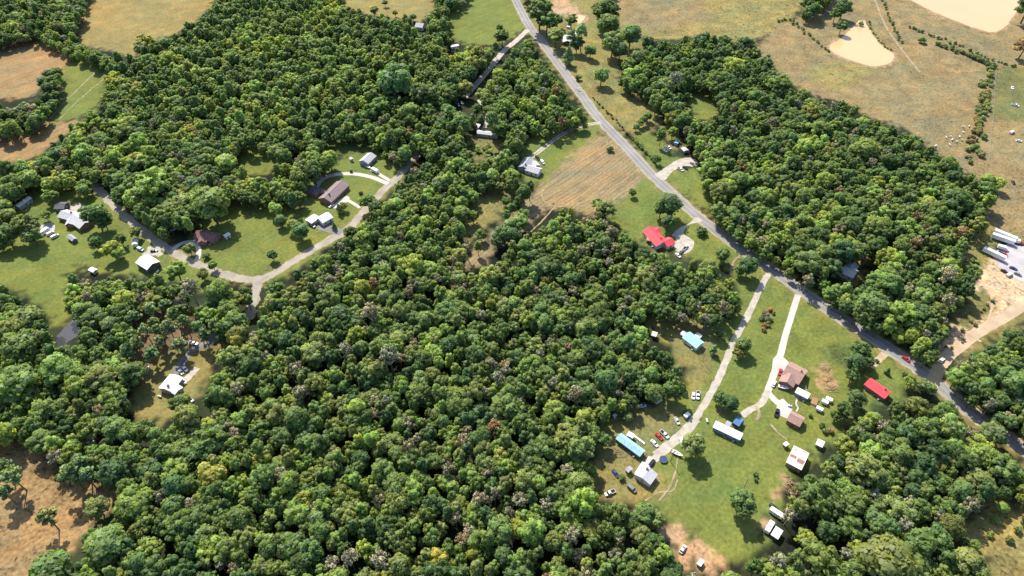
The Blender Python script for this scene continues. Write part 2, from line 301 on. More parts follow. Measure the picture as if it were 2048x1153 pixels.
# buildings: name, label, category, list of segments (ridge end a, ridge end b, width, wall height, rise, roof, wall), options
B = [
 ('mobile_home', 'white mobile home under trees at far left edge', 'mobile home', [((31, 412), (58, 393), 5, 2.8, .8, 'white', 'grey')], {}),
 ('house', 'low dark-roofed outbuilding behind the grey L-shaped house', 'house', [((110, 408), (131, 408), 8, 2.8, 1.5, 'dark', 'dark')], {}),
 ('house', 'grey L-shaped house with pale roof beside gravel forecourt', 'house', [((121, 422), (146, 429), 9, 3, 2, 'lgrey', 'brick'), ((143, 427), (170, 446), 10, 3, 2, 'lgrey', 'brick'), ((143, 432), (136, 447), 6, 3, 1.6, 'lgrey', 'brick')], {'chimney': 1}),
 ('shed', 'small grey gabled shed on lawn below the grey L-shaped house', 'shed', [((136, 469), (148, 478), 3.6, 2.3, 1, 'grey', 'dark')], {'small': 1}),
 ('barn', 'square white-roofed barn with dark open walls at left', 'barn', [((281, 513), (305, 528), 9.5, 4, 1.8, 'white', 'dark')], {}),
 ('shed', 'tiny white-roofed shed at wood edge left of the white barn', 'shed', [((179, 536), (190, 541), 3.4, 2.2, .6, 'white', 'tan')], {'small': 1}),
 ('house', 'brown brick house with long maroon roof by the lane', 'house', [((392, 462), (432, 471), 9, 3, 2.2, 'maroon', 'brick'), ((407, 468), (402, 482), 6, 3, 1.7, 'maroon', 'brick')], {'chimney': 1}),
 ('shed', 'small white shed right of the maroon-roofed house', 'shed', [((447, 471), (458, 465), 3.6, 2.4, .9, 'white', 'white')], {'small': 1}),
 ('house', 'long dark-roofed house with side wing inside the U-shaped drive', 'house', [((685, 361), (648, 396), 11, 3.2, 2.4, 'purple', 'brick'), ((613, 372), (640, 380), 8, 3, 2, 'dark', 'brick'), ((638, 379), (660, 384), 4, 2.8, 1, 'purple', 'brick')], {'chimney': 1}),
 ('house', 'white-roofed house with carport beside asphalt drive', 'house', [((637, 438), (659, 426), 8, 3, 1.7, 'white', 'white'), ((616, 443), (634, 431), 6.5, 2.7, .5, 'white', 'white')], {}),
 ('barn', 'small grey barn with metal roof on lawn by trailers', 'barn', [((743, 305), (726, 321), 8.5, 3.2, 2, 'lgrey', 'grey')], {}),
 ('shed', 'tiny grey shed left of the small grey barn', 'shed', [((700, 314), (704, 318), 2.4, 2.2, .6, 'lgrey', 'grey')], {'small': 1}),
 ('house', 'pale grey-roofed house with wing beside the tan field', 'house', [((1060, 314), (1046, 333), 9, 3.2, 2, 'grey', 'grey'), ((1054, 331), (1081, 339), 8, 3.2, 1.8, 'lgrey', 'white'), ((1064, 321), (1074, 331), 6, 2.9, 1, 'lgrey', 'grey')], {'chimney': 1}),
 ('mobile_home', 'pale grey mobile home with white annex half hidden among trees', 'mobile home', [((954, 262), (996, 267), 5.5, 2.9, .8, 'lgrey', 'grey'), ((950, 257), (957, 248), 4, 2.6, .4, 'white', 'grey')], {}),
 ('house', 'small grey and white roofed house near top of main road', 'house', [((1135, 69), (1135, 82), 9, 3, 1.6, 'lgrey', 'dark'), ((1138, 68), (1155, 64), 6, 2.8, .8, 'white', 'white')], {}),
 ('house', 'pale grey-roofed house among trees at the top edge', 'house', [((832, 45), (848, 47), 10, 3.5, 2.4, 'lgrey', 'white')], {}),
 ('shed', 'long low white shed at wood edge below green field', 'shed', [((901, 92), (917, 89), 4, 2.6, .6, 'white', 'white')], {'small': 1}),
 ('shed', 'blue-roofed shed in tree shade behind two white vehicles', 'shed', [((1352, 286), (1356, 278), 3.2, 2.4, .6, 'blue', 'blue')], {'small': 1}),
 ('shed', 'grey-roofed open shed in deep shade behind the concrete pad', 'shed', [((1366, 294), (1373, 301), 4.4, 2.5, .6, 'lgrey', 'wood')], {'small': 1}),
 ('house', 'long house with bright red metal roof and gravel yard', 'house', [((1297, 454), (1326, 485), 9.5, 3.1, 2, 'red', 'white'), ((1328, 484), (1345, 477), 7.5, 3, 1.6, 'red', 'white'), ((1307, 465), (1318, 456), 4.6, 3, 1.1, 'red', 'white')], {'chimney': 1}),
 ('shed', 'faded orange-roofed shed beside the red-roofed long house', 'shed', [((1294, 475), (1307, 478), 5, 2.5, .5, 'orange', 'wood')], {'small': 1}),
 ('house', 'turquoise-roofed house with white porch on dry lawn', 'house', [((1373, 666), (1402, 688), 7, 3, 1.5, 'cyan', 'white'), ((1394, 674), (1400, 668), 3.6, 2.5, .3, 'white', 'white'), ((1363, 664), (1371, 669), 3.6, 2.2, .3, 'white', 'white')], {}),
 ('shed', 'small white-topped box shed standing alone on dry lawn', 'shed', [((1304, 666), (1314, 669), 3.6, 2.6, .4, 'white', 'dark')], {'small': 1}),
 ('mobile_home', 'long light blue-roofed mobile home with white porch', 'mobile home', [((1237, 870), (1286, 906), 4.8, 2.9, .9, 'blue', 'dark'), ((1259, 874), (1264, 866), 3.6, 2.4, .25, 'white', 'white')], {}),
 ('house', 'white and grey roofed house at end of gravel drive', 'house', [((1285, 957), (1301, 936), 9, 3.2, 1.3, 'lgrey', 'white'), ((1277, 950), (1292, 927), 4, 3.1, .4, 'white', 'white')], {'chimney': 1}),
 ('shed', 'dark grey shed left of the white and grey roofed house', 'shed', [((1255, 934), (1262, 941), 3.4, 2.4, .7, 'grey', 'dark')], {'small': 1}),
 ('mobile_home', 'long white mobile home with pale patched roof in tree shade', 'mobile home', [((1429, 847), (1484, 873), 4.8, 2.9, .6, 'white', 'blue'), ((1452, 845), (1462, 850), 3, 2.3, .2, 'grey', 'wood')], {}),
 ('shed', 'dark blue-roofed carport in tree shade behind long white mobile home', 'shed', [((1471, 837), (1484, 845), 5.5, 2.6, .8, 'dblue', 'dark')], {'small': 1}),
 ('house', 'large brown-roofed house beside white concrete drive', 'house', [((1574, 731), (1610, 750), 12.5, 3.2, 2.6, 'brown', 'brick'), ((1583, 747), (1574, 765), 8, 3.2, 1.9, 'brown', 'brick')], {'chimney': 1}),
 ('mobile_home', 'short white mobile home with brown deck', 'mobile home', [((1593, 779), (1619, 792), 4.4, 2.9, .5, 'white', 'blue')], {}),
 ('garage', 'brown-roofed garage at end of white concrete apron', 'garage', [((1580, 827), (1607, 841), 7.4, 3, 1.7, 'brown', 'brick')], {}),
 ('barn', 'barn with patchy white and rust striped roof by wood', 'barn', [((1581, 906), (1612, 922), 11.5, 3.4, .9, 'rusty', 'wood')], {'rust': 1}),
 ('shed', 'small white open shed at wood edge above rust striped barn', 'shed', [((1634, 882), (1648, 889), 4.2, 2.4, .5, 'white', 'wood')], {'small': 1}),
 ('shed', 'tiny white and blue shed on lawn beside rust striped barn', 'shed', [((1570, 884), (1576, 890), 2.8, 2.3, .6, 'white', 'blue')], {'small': 1}),
 ('carport', 'square white-roofed carport at wood edge near bottom right', 'carport', [((1547, 1060), (1562, 1070), 5.4, 2.6, .5, 'white', 'dark')], {'small': 1}),
 ('house', 'cottage with long red metal roof below the main road', 'house', [((1737, 759), (1779, 788), 7, 3, 1.6, 'red', 'brick')], {'chimney': 1}),
 ('house', 'grey-roofed house hidden inside the east wood', 'house', [((1688, 533), (1714, 545), 9, 3.2, 2, 'lgrey', 'grey'), ((1700, 534), (1710, 524), 7, 3.2, 1.8, 'grey', 'grey')], {}),
 ('shed', 'brown shed behind the grey-roofed house inside the east wood', 'shed', [((1726, 516), (1734, 521), 4.4, 2.6, 1, 'maroon', 'wood')], {'small': 1}),
 ('house', 'white-roofed house in grassy clearing at lower left', 'house', [((352, 749), (328, 778), 8.5, 3.2, 1.3, 'white', 'tan'), ((342, 772), (357, 781), 5.6, 3, .7, 'white', 'tan')], {'chimney': 1}),
 ('shed', 'white box shed in tree shade at wood edge above blue-roofed mobile home', 'shed', [((1228, 828), (1232, 832), 2.4, 2.2, .4, 'white', 'white')], {'small': 1}),
 ('shed', 'white tent-like shelter beside bushes above the white barn', 'shed', [((268, 488), (270, 476), 3.6, 2.3, .8, 'white', 'white')], {'small': 1}),
]
# vehicles: kind, (px), direction px, colour, label, category
V = [
 ('car', (1157, 179), (4, 5), 'silver', 'silver car driving alone on upper main road', 'car'),
 ('car', (1812, 718), (10, 7), 'red', 'red car on shaded lower stretch of main road', 'car'),
 ('pickup', (1337, 295), (9, 6), 'white', 'white pickup on grass, the right one of a pair', 'pickup truck'),
 ('car', (1330, 301), (8, 6), 'white', 'white car on grass, the left one of a pair', 'car'),
 ('pickup', (1361, 339), (9, 6), 'white', 'white pickup at edge of the concrete pad', 'pickup truck'),
 ('car', (1371, 336), (9, 6), 'black', 'black car beside the white pickup on concrete pad', 'car'),
 ('car', (1385, 328), (9, 7), 'grey', 'grey car under trees at right end of concrete pad', 'car'),
 ('car', (1364, 503), (8, -7), 'grey', 'grey car in gravel yard of the red-roofed long house', 'car'),
 ('pickup', (1371, 495), (7, -8), 'white', 'white pickup in gravel yard of the red-roofed long house', 'pickup truck'),
 ('car', (1356, 511), (8, 7), 'white', 'white car half under trees below the red-roofed long house', 'car'),
 ('car', (1284, 812), (10, -1), 'lightblue', 'pale blue car parked on grass in wood shade', 'car'),
 ('car', (1317, 802), (9, -5), 'white', 'white car parked on grass in wood shade', 'car'),
 ('car', (1387, 792), (-1, 10), 'white', 'white car parked on grass, left of a pickup', 'car'),
 ('pickup', (1396, 791), (-1, 10), 'white', 'white pickup parked on grass beside gravel drive', 'pickup truck'),
 ('car', (1354, 842), (5, 9), 'silver', 'silver car parked on grass left of gravel drive', 'car'),
 ('trailer', (1373, 833), (9, -7), 'white', 'small white trailer on grass at gravel drive edge', 'trailer'),
 ('car', (1318, 873), (8, 8), 'red', 'red car parked beside gravel drive', 'car'),
 ('pickup', (1329, 869), (8, 8), 'white', 'white pickup parked right of the red car', 'pickup truck'),
 ('car', (1309, 887), (8, 8), 'white', 'white car parked left of the red car', 'car'),
 ('van', (1364, 885), (3, 9), 'white', 'white van right of gravel apron by lone tree', 'van'),
 ('boat', (1354, 908), (9, 5), 'white', 'white boat on grass below gravel apron', 'boat'),
 ('car', (1304, 926), (6, -8), 'black', 'black car on concrete slab by white and grey roofed house', 'car'),
 ('pickup', (1220, 986), (-9, 4), 'white', 'white pickup on worn grass near wood at lower left of yard', 'pickup truck'),
 ('van', (1264, 978), (8, 7), 'grey', 'grey van on worn grass below white and grey roofed house', 'van'),
 ('car', (1231, 947), (6, 8), 'darkblue', 'dark blue car in tree shade left of dark shed', 'car'),
 ('car', (1366, 1099), (6, -9), 'silver', 'silver car on the orange dirt patch', 'car'),
 ('trailer', (1400, 1128), (6, -9), 'white', 'low white trailer on lower end of orange dirt patch', 'trailer'),
 ('car', (1561, 744), (-2, 9), 'red', 'dark red car on white concrete beside large brown-roofed house', 'car'),
 ('car', (1548, 768), (4, -9), 'white', 'white car in verge of white concrete drive', 'car'),
 ('boat', (1566, 776), (10, 3), 'white', 'white boat on grass below large brown-roofed house', 'boat'),
 ('pickup', (1554, 826), (3, -9), 'black', 'black pickup on white concrete apron', 'pickup truck'),
 ('trailer', (1649, 806), (9, 4), 'white', 'white box trailer, left of two side by side on lawn', 'trailer'),
 ('trailer', (1657, 801), (9, 4), 'white', 'white box trailer, right of two side by side on lawn', 'trailer'),
 ('trailer', (1638, 820), (9, 4), 'white', 'white box trailer standing apart below the brown deck', 'trailer'),
 ('car', (1548, 1015), (8, 7), 'black', 'black car at wood edge beside white camper', 'car'),
 ('camper', (1552, 1028), (9, 6), 'white', 'white camper at wood edge beside black car', 'camper'),
 ('camper', (1538, 1056), (5, -9), 'white', 'white camper standing left of square white carport', 'camper'),
 ('camper', (90, 464), (9, -6), 'white', 'white camper on gravel pad at far left', 'camper'),
 ('van', (101, 467), (9, -5), 'white', 'white van beside camper on gravel pad at far left', 'van'),
 ('van', (110, 473), (9, -5), 'white', 'white van on lawn edge nearest the small grey shed', 'van'),
 ('pickup', (116, 412), (9, 5), 'white', 'white pickup in front of low dark-roofed outbuilding', 'pickup truck'),
 ('van', (281, 499), (9, 4), 'lightblue', 'pale blue van parked above the white barn', 'van'),
 ('car', (308, 502), (9, -1), 'black', 'black car on gravel above the white barn', 'car'),
 ('car', (390, 482), (6, -8), 'white', 'white car at left end of maroon-roofed house', 'car'),
 ('boat', (349, 459), (8, -4), 'white', 'white boat in tree shade left of maroon-roofed house', 'boat'),
 ('car', (663, 412), (7, -5), 'white', 'white car on patio edge of long dark-roofed house', 'car'),
 ('pickup', (624, 452), (9, 4), 'darkblue', 'dark pickup half under the white-roofed carport', 'pickup truck'),
 ('boat', (736, 335), (9, 5), 'white', 'white boat on trailer in front of small grey barn', 'boat'),
 ('camper', (750, 343), (9, 5), 'white', 'white camper parked on short drive below small grey barn', 'camper'),
 ('pickup', (1075, 316), (6, 7), 'black', 'black pickup beside pale grey-roofed house and tan field', 'pickup truck'),
 ('van', (1085, 325), (6, 7), 'white', 'white van beside pale grey-roofed house and tan field', 'van'),
 ('car', (924, 206), (7, 6), 'white', 'white car in dark gap of trees at end of park drive', 'car'),
 ('car', (917, 210), (5, 8), 'lightblue', 'pale car deepest in dark tree gap at end of park drive', 'car'),
 ('van', (945, 173), (7, -8), 'white', 'white van on shaded park drive', 'van'),
 ('van', (1138, 56), (8, 2), 'white', 'white van behind small house near top of main road', 'van'),
 ('car', (362, 744), (6, 7), 'white', 'white car at corner of white-roofed house at lower left', 'car'),
 ('car', (370, 738), (6, 7), 'white', 'white car farthest up the drive at lower left house', 'car'),
 ('car', (367, 763), (6, 7), 'white', 'white car on concrete walk right of lower left house', 'car'),
 ('pickup', (293, 741), (3, -9), 'white', 'white pickup on grass at left edge of lower left clearing', 'pickup truck'),
 ('car', (381, 799), (7, 6), 'silver', 'silver car at wood edge below lower left house', 'car'),
 ('pickup', (387, 687), (9, 2), 'white', 'white pickup in pine shade beside asphalt yard drive', 'pickup truck'),
 ('car', (2025, 176), (2, 8), 'white', 'white car on grass at far right, highest of those there', 'car'),
 ('pickup', (2031, 211), (8, 2), 'white', 'white pickup on grass at far right edge', 'pickup truck'),
 ('van', (2024, 265), (7, -5), 'white', 'white van in far right field', 'van'),
 ('car', (2038, 282), (8, 1), 'white', 'white car in far right field below white van', 'car'),
 ('car', (2027, 365), (5, 8), 'black', 'black car on bare ground in far right field', 'car'),
 ('semitrailer', (2008, 475), (37, 15), 'white', 'long white semi-trailer, upper of two side by side at gravel lot', 'semi-trailer'),
 ('semitrailer', (2004, 482), (38, 13), 'white', 'long white semi-trailer, lower of two side by side at gravel lot', 'semi-trailer'),
 ('semitrailer', (1986, 512), (36, 17), 'white', 'long white semi-trailer standing alone along gravel lot edge', 'semi-trailer'),
 ('boxtruck', (2005, 498), (10, 3), 'white', 'white box truck on gravel lot', 'truck'),
 ('pickup', (2006, 508), (10, 4), 'red', 'red pickup on gravel lot', 'pickup truck'),
 ('boxtruck', (2034, 485), (10, 3), 'red', 'red truck at upper edge of gravel lot', 'truck'),
 ('car', (2009, 543), (8, 4), 'black', 'black car at lower left corner of gravel lot', 'car'),
 ('van', (2019, 550), (8, -4), 'white', 'white van at lower corner of gravel lot', 'van'),
 ('car', (2036, 549), (9, 4), 'grey', 'grey car on lower right part of gravel lot', 'car'),
 ('car', (2027, 537), (8, 3), 'darkblue', 'dark blue car in middle of gravel lot', 'car'),
 ('car', (1884, 721), (6, -6), 'white', 'white car on dirt track near the main road', 'car'),
]
# ------------------------------------------------------------------ ground sheet
fx = np.arange(-640, 641, 1.6); fy = np.arange(70, 830, 1.5)
gx = np.concatenate([[-2600, -1800, -1200, -900, -720], fx, [720, 900, 1200, 1800, 2600]])
gy = np.concatenate([[-1200, -600, -300, -80, 30], fy, [860, 950, 1200, 1800, 2400, 3200]])
nx, ny = len(gx), len(gy)
X, Y = np.meshgrid(gx, gy); X = X.ravel(); Y = Y.ravel()
JX = X + 2.2*wob(X, Y, 11, 1) + 1.0*wob(X, Y, 4, 3); JY = Y + 2.2*wob(X, Y, 11, 2) + 1.0*wob(X, Y, 4, 4)
dd = np.maximum(JY*cp + H*sp, 1.0)
QX = 1024 + F*JX/dd; QY = 576.5 - F*(JY*sp - H*cp)/dd
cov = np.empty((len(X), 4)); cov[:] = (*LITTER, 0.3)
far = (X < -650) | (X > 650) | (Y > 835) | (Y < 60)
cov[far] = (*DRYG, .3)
gl = wob(X, Y, 60, 5)
cov[:, :3] *= (1 + .35*np.clip(gl, -1.5, 1.5))[:, None]
rough = np.full(len(X), .5); swath = np.zeros(len(X))
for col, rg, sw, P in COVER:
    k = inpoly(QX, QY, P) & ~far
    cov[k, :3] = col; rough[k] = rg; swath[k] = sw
for P_v in [strip(ROADS[0][1], 13.0), strip(ROADS[1][1][2:], 10.0)]:
    k = inpoly(QX, QY, P_v) & ~far & (cov[:, 1] < .08); cov[k, :3] = DRYG
# big slow drift of dryness inside the fields
dr = wob(X, Y, 90, 8)*.5 + wob(X, Y, 30, 9)*.45
cov[:, 0] *= 1 + .10*dr; cov[:, 1] *= 1 + .02*dr; cov[:, 2] *= 1 - .04*dr
# soften the joins by two passes of neighbour averaging
def blur(a):
    a = a.reshape(ny, nx, -1); b = a.copy(); b[1:-1, 1:-1] = (a[1:-1, 1:-1]*2 + a[:-2, 1:-1] + a[2:, 1:-1] + a[1:-1, :-2] + a[1:-1, 2:])/6
    return b.reshape(nx*ny, -1)
cov = blur(cov); rough = blur(rough[:, None])[:, 0]; swath = blur(swath[:, None])[:, 0]
gm = bpy.data.meshes.new('ground')
idx = np.arange(nx*ny).reshape(ny, nx)
quads = np.stack([idx[:-1, :-1], idx[:-1, 1:], idx[1:, 1:], idx[1:, :-1]], -1).reshape(-1, 4)
gm.vertices.add(nx*ny); gm.vertices.foreach_set('co', np.stack([X, Y, np.zeros_like(X)], 1).ravel())
gm.loops.add(quads.size); gm.loops.foreach_set('vertex_index', quads.ravel())
gm.polygons.add(len(quads)); gm.polygons.foreach_set('loop_start', np.arange(0, quads.size, 4)); gm.polygons.foreach_set('loop_total', np.full(len(quads), 4))
gm.update(calc_edges=True)
a = gm.attributes.new('cover', 'FLOAT_COLOR', 'POINT'); c4 = np.ones((nx*ny, 4)); c4[:, :3] = np.clip(cov[:, :3], .01, .7); a.data.foreach_set('color', c4.ravel())
a = gm.attributes.new('rough', 'FLOAT', 'POINT'); a.data.foreach_set('value', rough)
a = gm.attributes.new('swath', 'FLOAT', 'POINT'); a.data.foreach_set('value', swath)

def ground_material():
    m = bpy.data.materials.new('ground_cover'); m.use_nodes = True; t = m.node_tree; N = t.nodes; L = t.links
    b = N['Principled BSDF']; b.inputs['Roughness'].default_value = .95; b.inputs['Specular IOR Level'].default_value = .1
    at = N.new('ShaderNodeAttribute'); at.attribute_name = 'cover'
    ar = N.new('ShaderNodeAttribute'); ar.attribute_name = 'rough'
    asw = N.new('ShaderNodeAttribute'); asw.attribute_name = 'swath'
    geo = N.new('ShaderNodeNewGeometry')
    def noise(s, d, off=0, dist=0):
        n = N.new('ShaderNodeTexNoise'); n.inputs['Scale'].default_value = s; n.inputs['Detail'].default_value = d; n.inputs['Distortion'].default_value = dist
        mp = N.new('ShaderNodeMapping'); mp.inputs['Location'].default_value = (off, off*1.7, 0); L.new(geo.outputs['Position'], mp.inputs[0]); L.new(mp.outputs[0], n.inputs['Vector']); return n.outputs[0]
    def math_(op, a, b_=None, c=None):
        n = N.new('ShaderNodeMath'); n.operation = op
        for i, v in enumerate((a, b_, c)):
            if v is None: continue
            if isinstance(v, (int, float)): n.inputs[i].default_value = v
            else: L.new(v, n.inputs[i])
        return n.outputs[0]
    def mix(f, a_, b_, blend='MIX'):
        n = N.new('ShaderNodeMix'); n.data_type = 'RGBA'; n.blend_type = blend
        if isinstance(f, (int, float)): n.inputs[0].default_value = f
        else: L.new(f, n.inputs[0])
        for i, v in ((6, a_), (7, b_)):
            if isinstance(v, tuple): n.inputs[i].default_value = v
            else: L.new(v, n.inputs[i])
        return n.outputs[2]
    fine = noise(.55, 8); mid = noise(.085, 6, 13, .6); big = noise(.022, 5, 40, .8); clump = noise(.28, 5, 77, 1.2)
    # brightness of the sward
    v = math_('ADD', math_('MULTIPLY', math_('SUBTRACT', fine, .5), 1.5), math_('MULTIPLY', math_('SUBTRACT', mid, .5), 1.0))
    v = math_('ADD', v, math_('MULTIPLY', math_('SUBTRACT', big, .5), .5))
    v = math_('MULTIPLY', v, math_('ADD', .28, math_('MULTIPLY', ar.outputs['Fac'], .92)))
    # drifts of dry straw
    dry = math_('SMOOTHSTEP' if False else 'MULTIPLY', math_('MAXIMUM', math_('SUBTRACT', math_('ADD', mid, math_('MULTIPLY', math_('SUBTRACT', fine, .5), .5)), .52), 0), 2.2)
    # mowing and tillage lines
    mp = N.new('ShaderNodeMapping'); mp.inputs['Rotation'].default_value = (0, 0, R(43)); L.new(geo.outputs['Position'], mp.inputs[0])
    wv = N.new('ShaderNodeTexWave'); wv.inputs['Scale'].default_value = .11; wv.inputs['Distortion'].default_value = 9; wv.inputs['Detail'].default_value = 4
    wv.inputs['Detail Scale'].default_value = .35; wv.inputs['Detail Roughness'].default_value = .62; L.new(mp.outputs[0], wv.inputs['Vector'])
    mp2 = N.new('ShaderNodeMapping'); mp2.inputs['Scale'].default_value = (1, .07, 1); L.new(mp.outputs[0], mp2.inputs[0])
    wv2 = N.new('ShaderNodeTexNoise'); wv2.inputs['Scale'].default_value = .42; wv2.inputs['Detail'].default_value = 5; wv2.inputs['Distortion'].default_value = .5; L.new(mp2.outputs[0], wv2.inputs['Vector'])
    ln = math_('ADD', math_('MULTIPLY', math_('SUBTRACT', wv.outputs['Fac'], .5), .20), math_('MULTIPLY', math_('SUBTRACT', wv2.outputs['Fac'], .5), 1.05))
    v = math_('ADD', v, math_('MULTIPLY', ln, asw.outputs['Fac']))
    # dark tussocks in the rough grazing
    tus = math_('MULTIPLY', math_('MAXIMUM', math_('SUBTRACT', clump, .56), 0), math_('MULTIPLY', math_('POWER', ar.outputs['Fac'], 2.0), 5.0))
    v = math_('SUBTRACT', v, tus)
    val = math_('MAXIMUM', math_('ADD', 1, v), .25)
    straw = mix(1.0, at.outputs['Color'], (1.18, 1.06, .90, 1), 'MULTIPLY')
    col = mix(dry, at.outputs['Color'], straw)
    cv = N.new('ShaderNodeCombineColor'); [L.new(val, cv.inputs[i]) for i in range(3)]
    col = mix(1.0, col, cv.outputs[0], 'MULTIPLY')
    L.new(col, b.inputs['Base Color'])
    bp = N.new('ShaderNodeBump'); bp.inputs['Distance'].default_value = .6
    L.new(math_('MULTIPLY', ar.outputs['Fac'], .55), bp.inputs['Strength'])
    L.new(math_('ADD', fine, math_('MULTIPLY', clump, 1.2)), bp.inputs['Height']); L.new(bp.outputs[0], b.inputs['Normal'])
    return m
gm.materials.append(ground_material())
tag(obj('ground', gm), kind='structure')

# ------------------------------------------------------------------ roads, pads, ponds
def densify(P, n=6):
    P = [np.array(p, float) for p in P]; P = [2*P[0]-P[1]]+P+[2*P[-1]-P[-2]]; out = []
    for i in range(1, len(P)-2):
        for k in range(n):
            t = k/n; a, b, c, d = P[i-1:i+3]
            out.append(.5*((2*b)+(c-a)*t+(2*a-5*b+4*c-d)*t*t+(3*b-a-3*c+d)*t**3))
    out.append(P[-2]); return np.array(out)
def ribbon(name, g, w, z, m, jit=0, kind='structure', off=0):
    v = []; f = []
    nrm = []
    for i in range(len(g)):
        d = g[min(i+1, len(g)-1)]-g[max(i-1, 0)]; d = d/np.hypot(*d); nrm.append(np.array([-d[1], d[0]]))
    for i, p in enumerate(g):
        j1, j2 = (rng.normal(0, jit, 2) if jit else (0, 0)); c = p+nrm[i]*off
        a = c+nrm[i]*(w/2+j1); b = c-nrm[i]*(w/2+j2)
        v += [(*b, z), (*c, z), (*a, z)]
        if i: k = 3*i; f += [[k-3, k, k+1, k-2], [k-2, k+1, k+2, k-1]]
    # keep the sheet facing up
    o = obj(name, mesh(name, v, f, m)); n = o.data.polygons[0].normal
    if n.z < 0: o.data.flip_normals()
    return tag(o, kind=kind)
road_g = []
z = .008
for i, (nm, P, w, m) in enumerate(ROADS):
    g = densify(GA(P), 8); road_g.append((g, w))
    z = .012 + .004*i
    if nm == 'main_road':
        ribbon('road_shoulder', g, w+2.2, .006, M_shoulder, .35)
        ribbon(nm, g, w, .012, m, .06)
        ribbon('centre_line', g, .12, .016, M_paint_y, off=.12); ribbon('centre_line', g, .12, .016, M_paint_y, off=-.12)
        for s in (-1, 1): ribbon('edge_line', g, .12, .016, M_paint_w, off=s*(w/2-.35))
    elif nm == 'wheel_track':
        for s in (-1.1, 1.1): ribbon(nm, g, w, z, m, .12, off=s)
    else:
        if m is M_lane: ribbon('verge', g, w+1.4, z-.003, M_shoulder, .5)
        ribbon(nm, g, w, z, m, .06 if m is M_conc else .16)
pad_px = []
for i, (nm, P, m) in enumerate(PADS):
    g = GA(P)
    if m is not M_conc: g = densify(np.vstack([g, g[:1]]), 4)[:-1] + rng.normal(0, .15, ((len(g))*4, 2))
    zz = .11+.004*i
    o = obj(nm, mesh(nm, [(*p, zz) for p in g], [list(range(len(g)))], m))
    if o.data.polygons[0].normal.z < 0: o.data.flip_normals()
    tag(o, kind='structure'); pad_px.append(P)
def water(name, col, rough):
    m = mat(name, col, rough, .05, .01, .5); t = m.node_tree; N = t.nodes; L = t.links
    no = N.new('ShaderNodeTexNoise'); no.inputs['Scale'].default_value = .7; tc = N.new('ShaderNodeTexCoord'); L.new(tc.outputs['Object'], no.inputs[0])
    bp = N.new('ShaderNodeBump'); bp.inputs['Strength'].default_value = .08; bp.inputs['Distance'].default_value = .1; L.new(no.outputs[0], bp.inputs['Height']); L.new(bp.outputs[0], N['Principled BSDF'].inputs['Normal'])
    return m
M_mud = water('muddy_water', (.50, .335, .155), .2); M_darkw = water('dark_water', (.05, .05, .055), .08)
M_bank = mat('pond_bank', (.27, .18, .105), .95, .3, .35, .1, detail=8)
for i, (nm, P, kd) in enumerate(PONDS):
    g = densify(np.vstack([GA(P), GA(P)[:1]]), 5)[:-1]; c = g.mean(0)
    g = g+rng.normal(0, .35, g.shape)
    for nme, sc_, zz, m in ((('pond_bank', 3.0, .02, M_bank), (nm, 0, .05, M_mud if kd == 'mud' else M_darkw))[0 if kd == 'mud' else 1:]):
        d = g-c; q = g+d/np.hypot(d[:, 0], d[:, 1])[:, None]*(sc_+ (rng.uniform(-2.2, 2.6, len(g))[:, None] if sc_ else 0))
        o = obj(nme, mesh(nme, [(*p, zz) for p in q], [list(range(len(q)))], m))
        if o.data.polygons[0].normal.z < 0: o.data.flip_normals()
        tag(o, kind='structure')

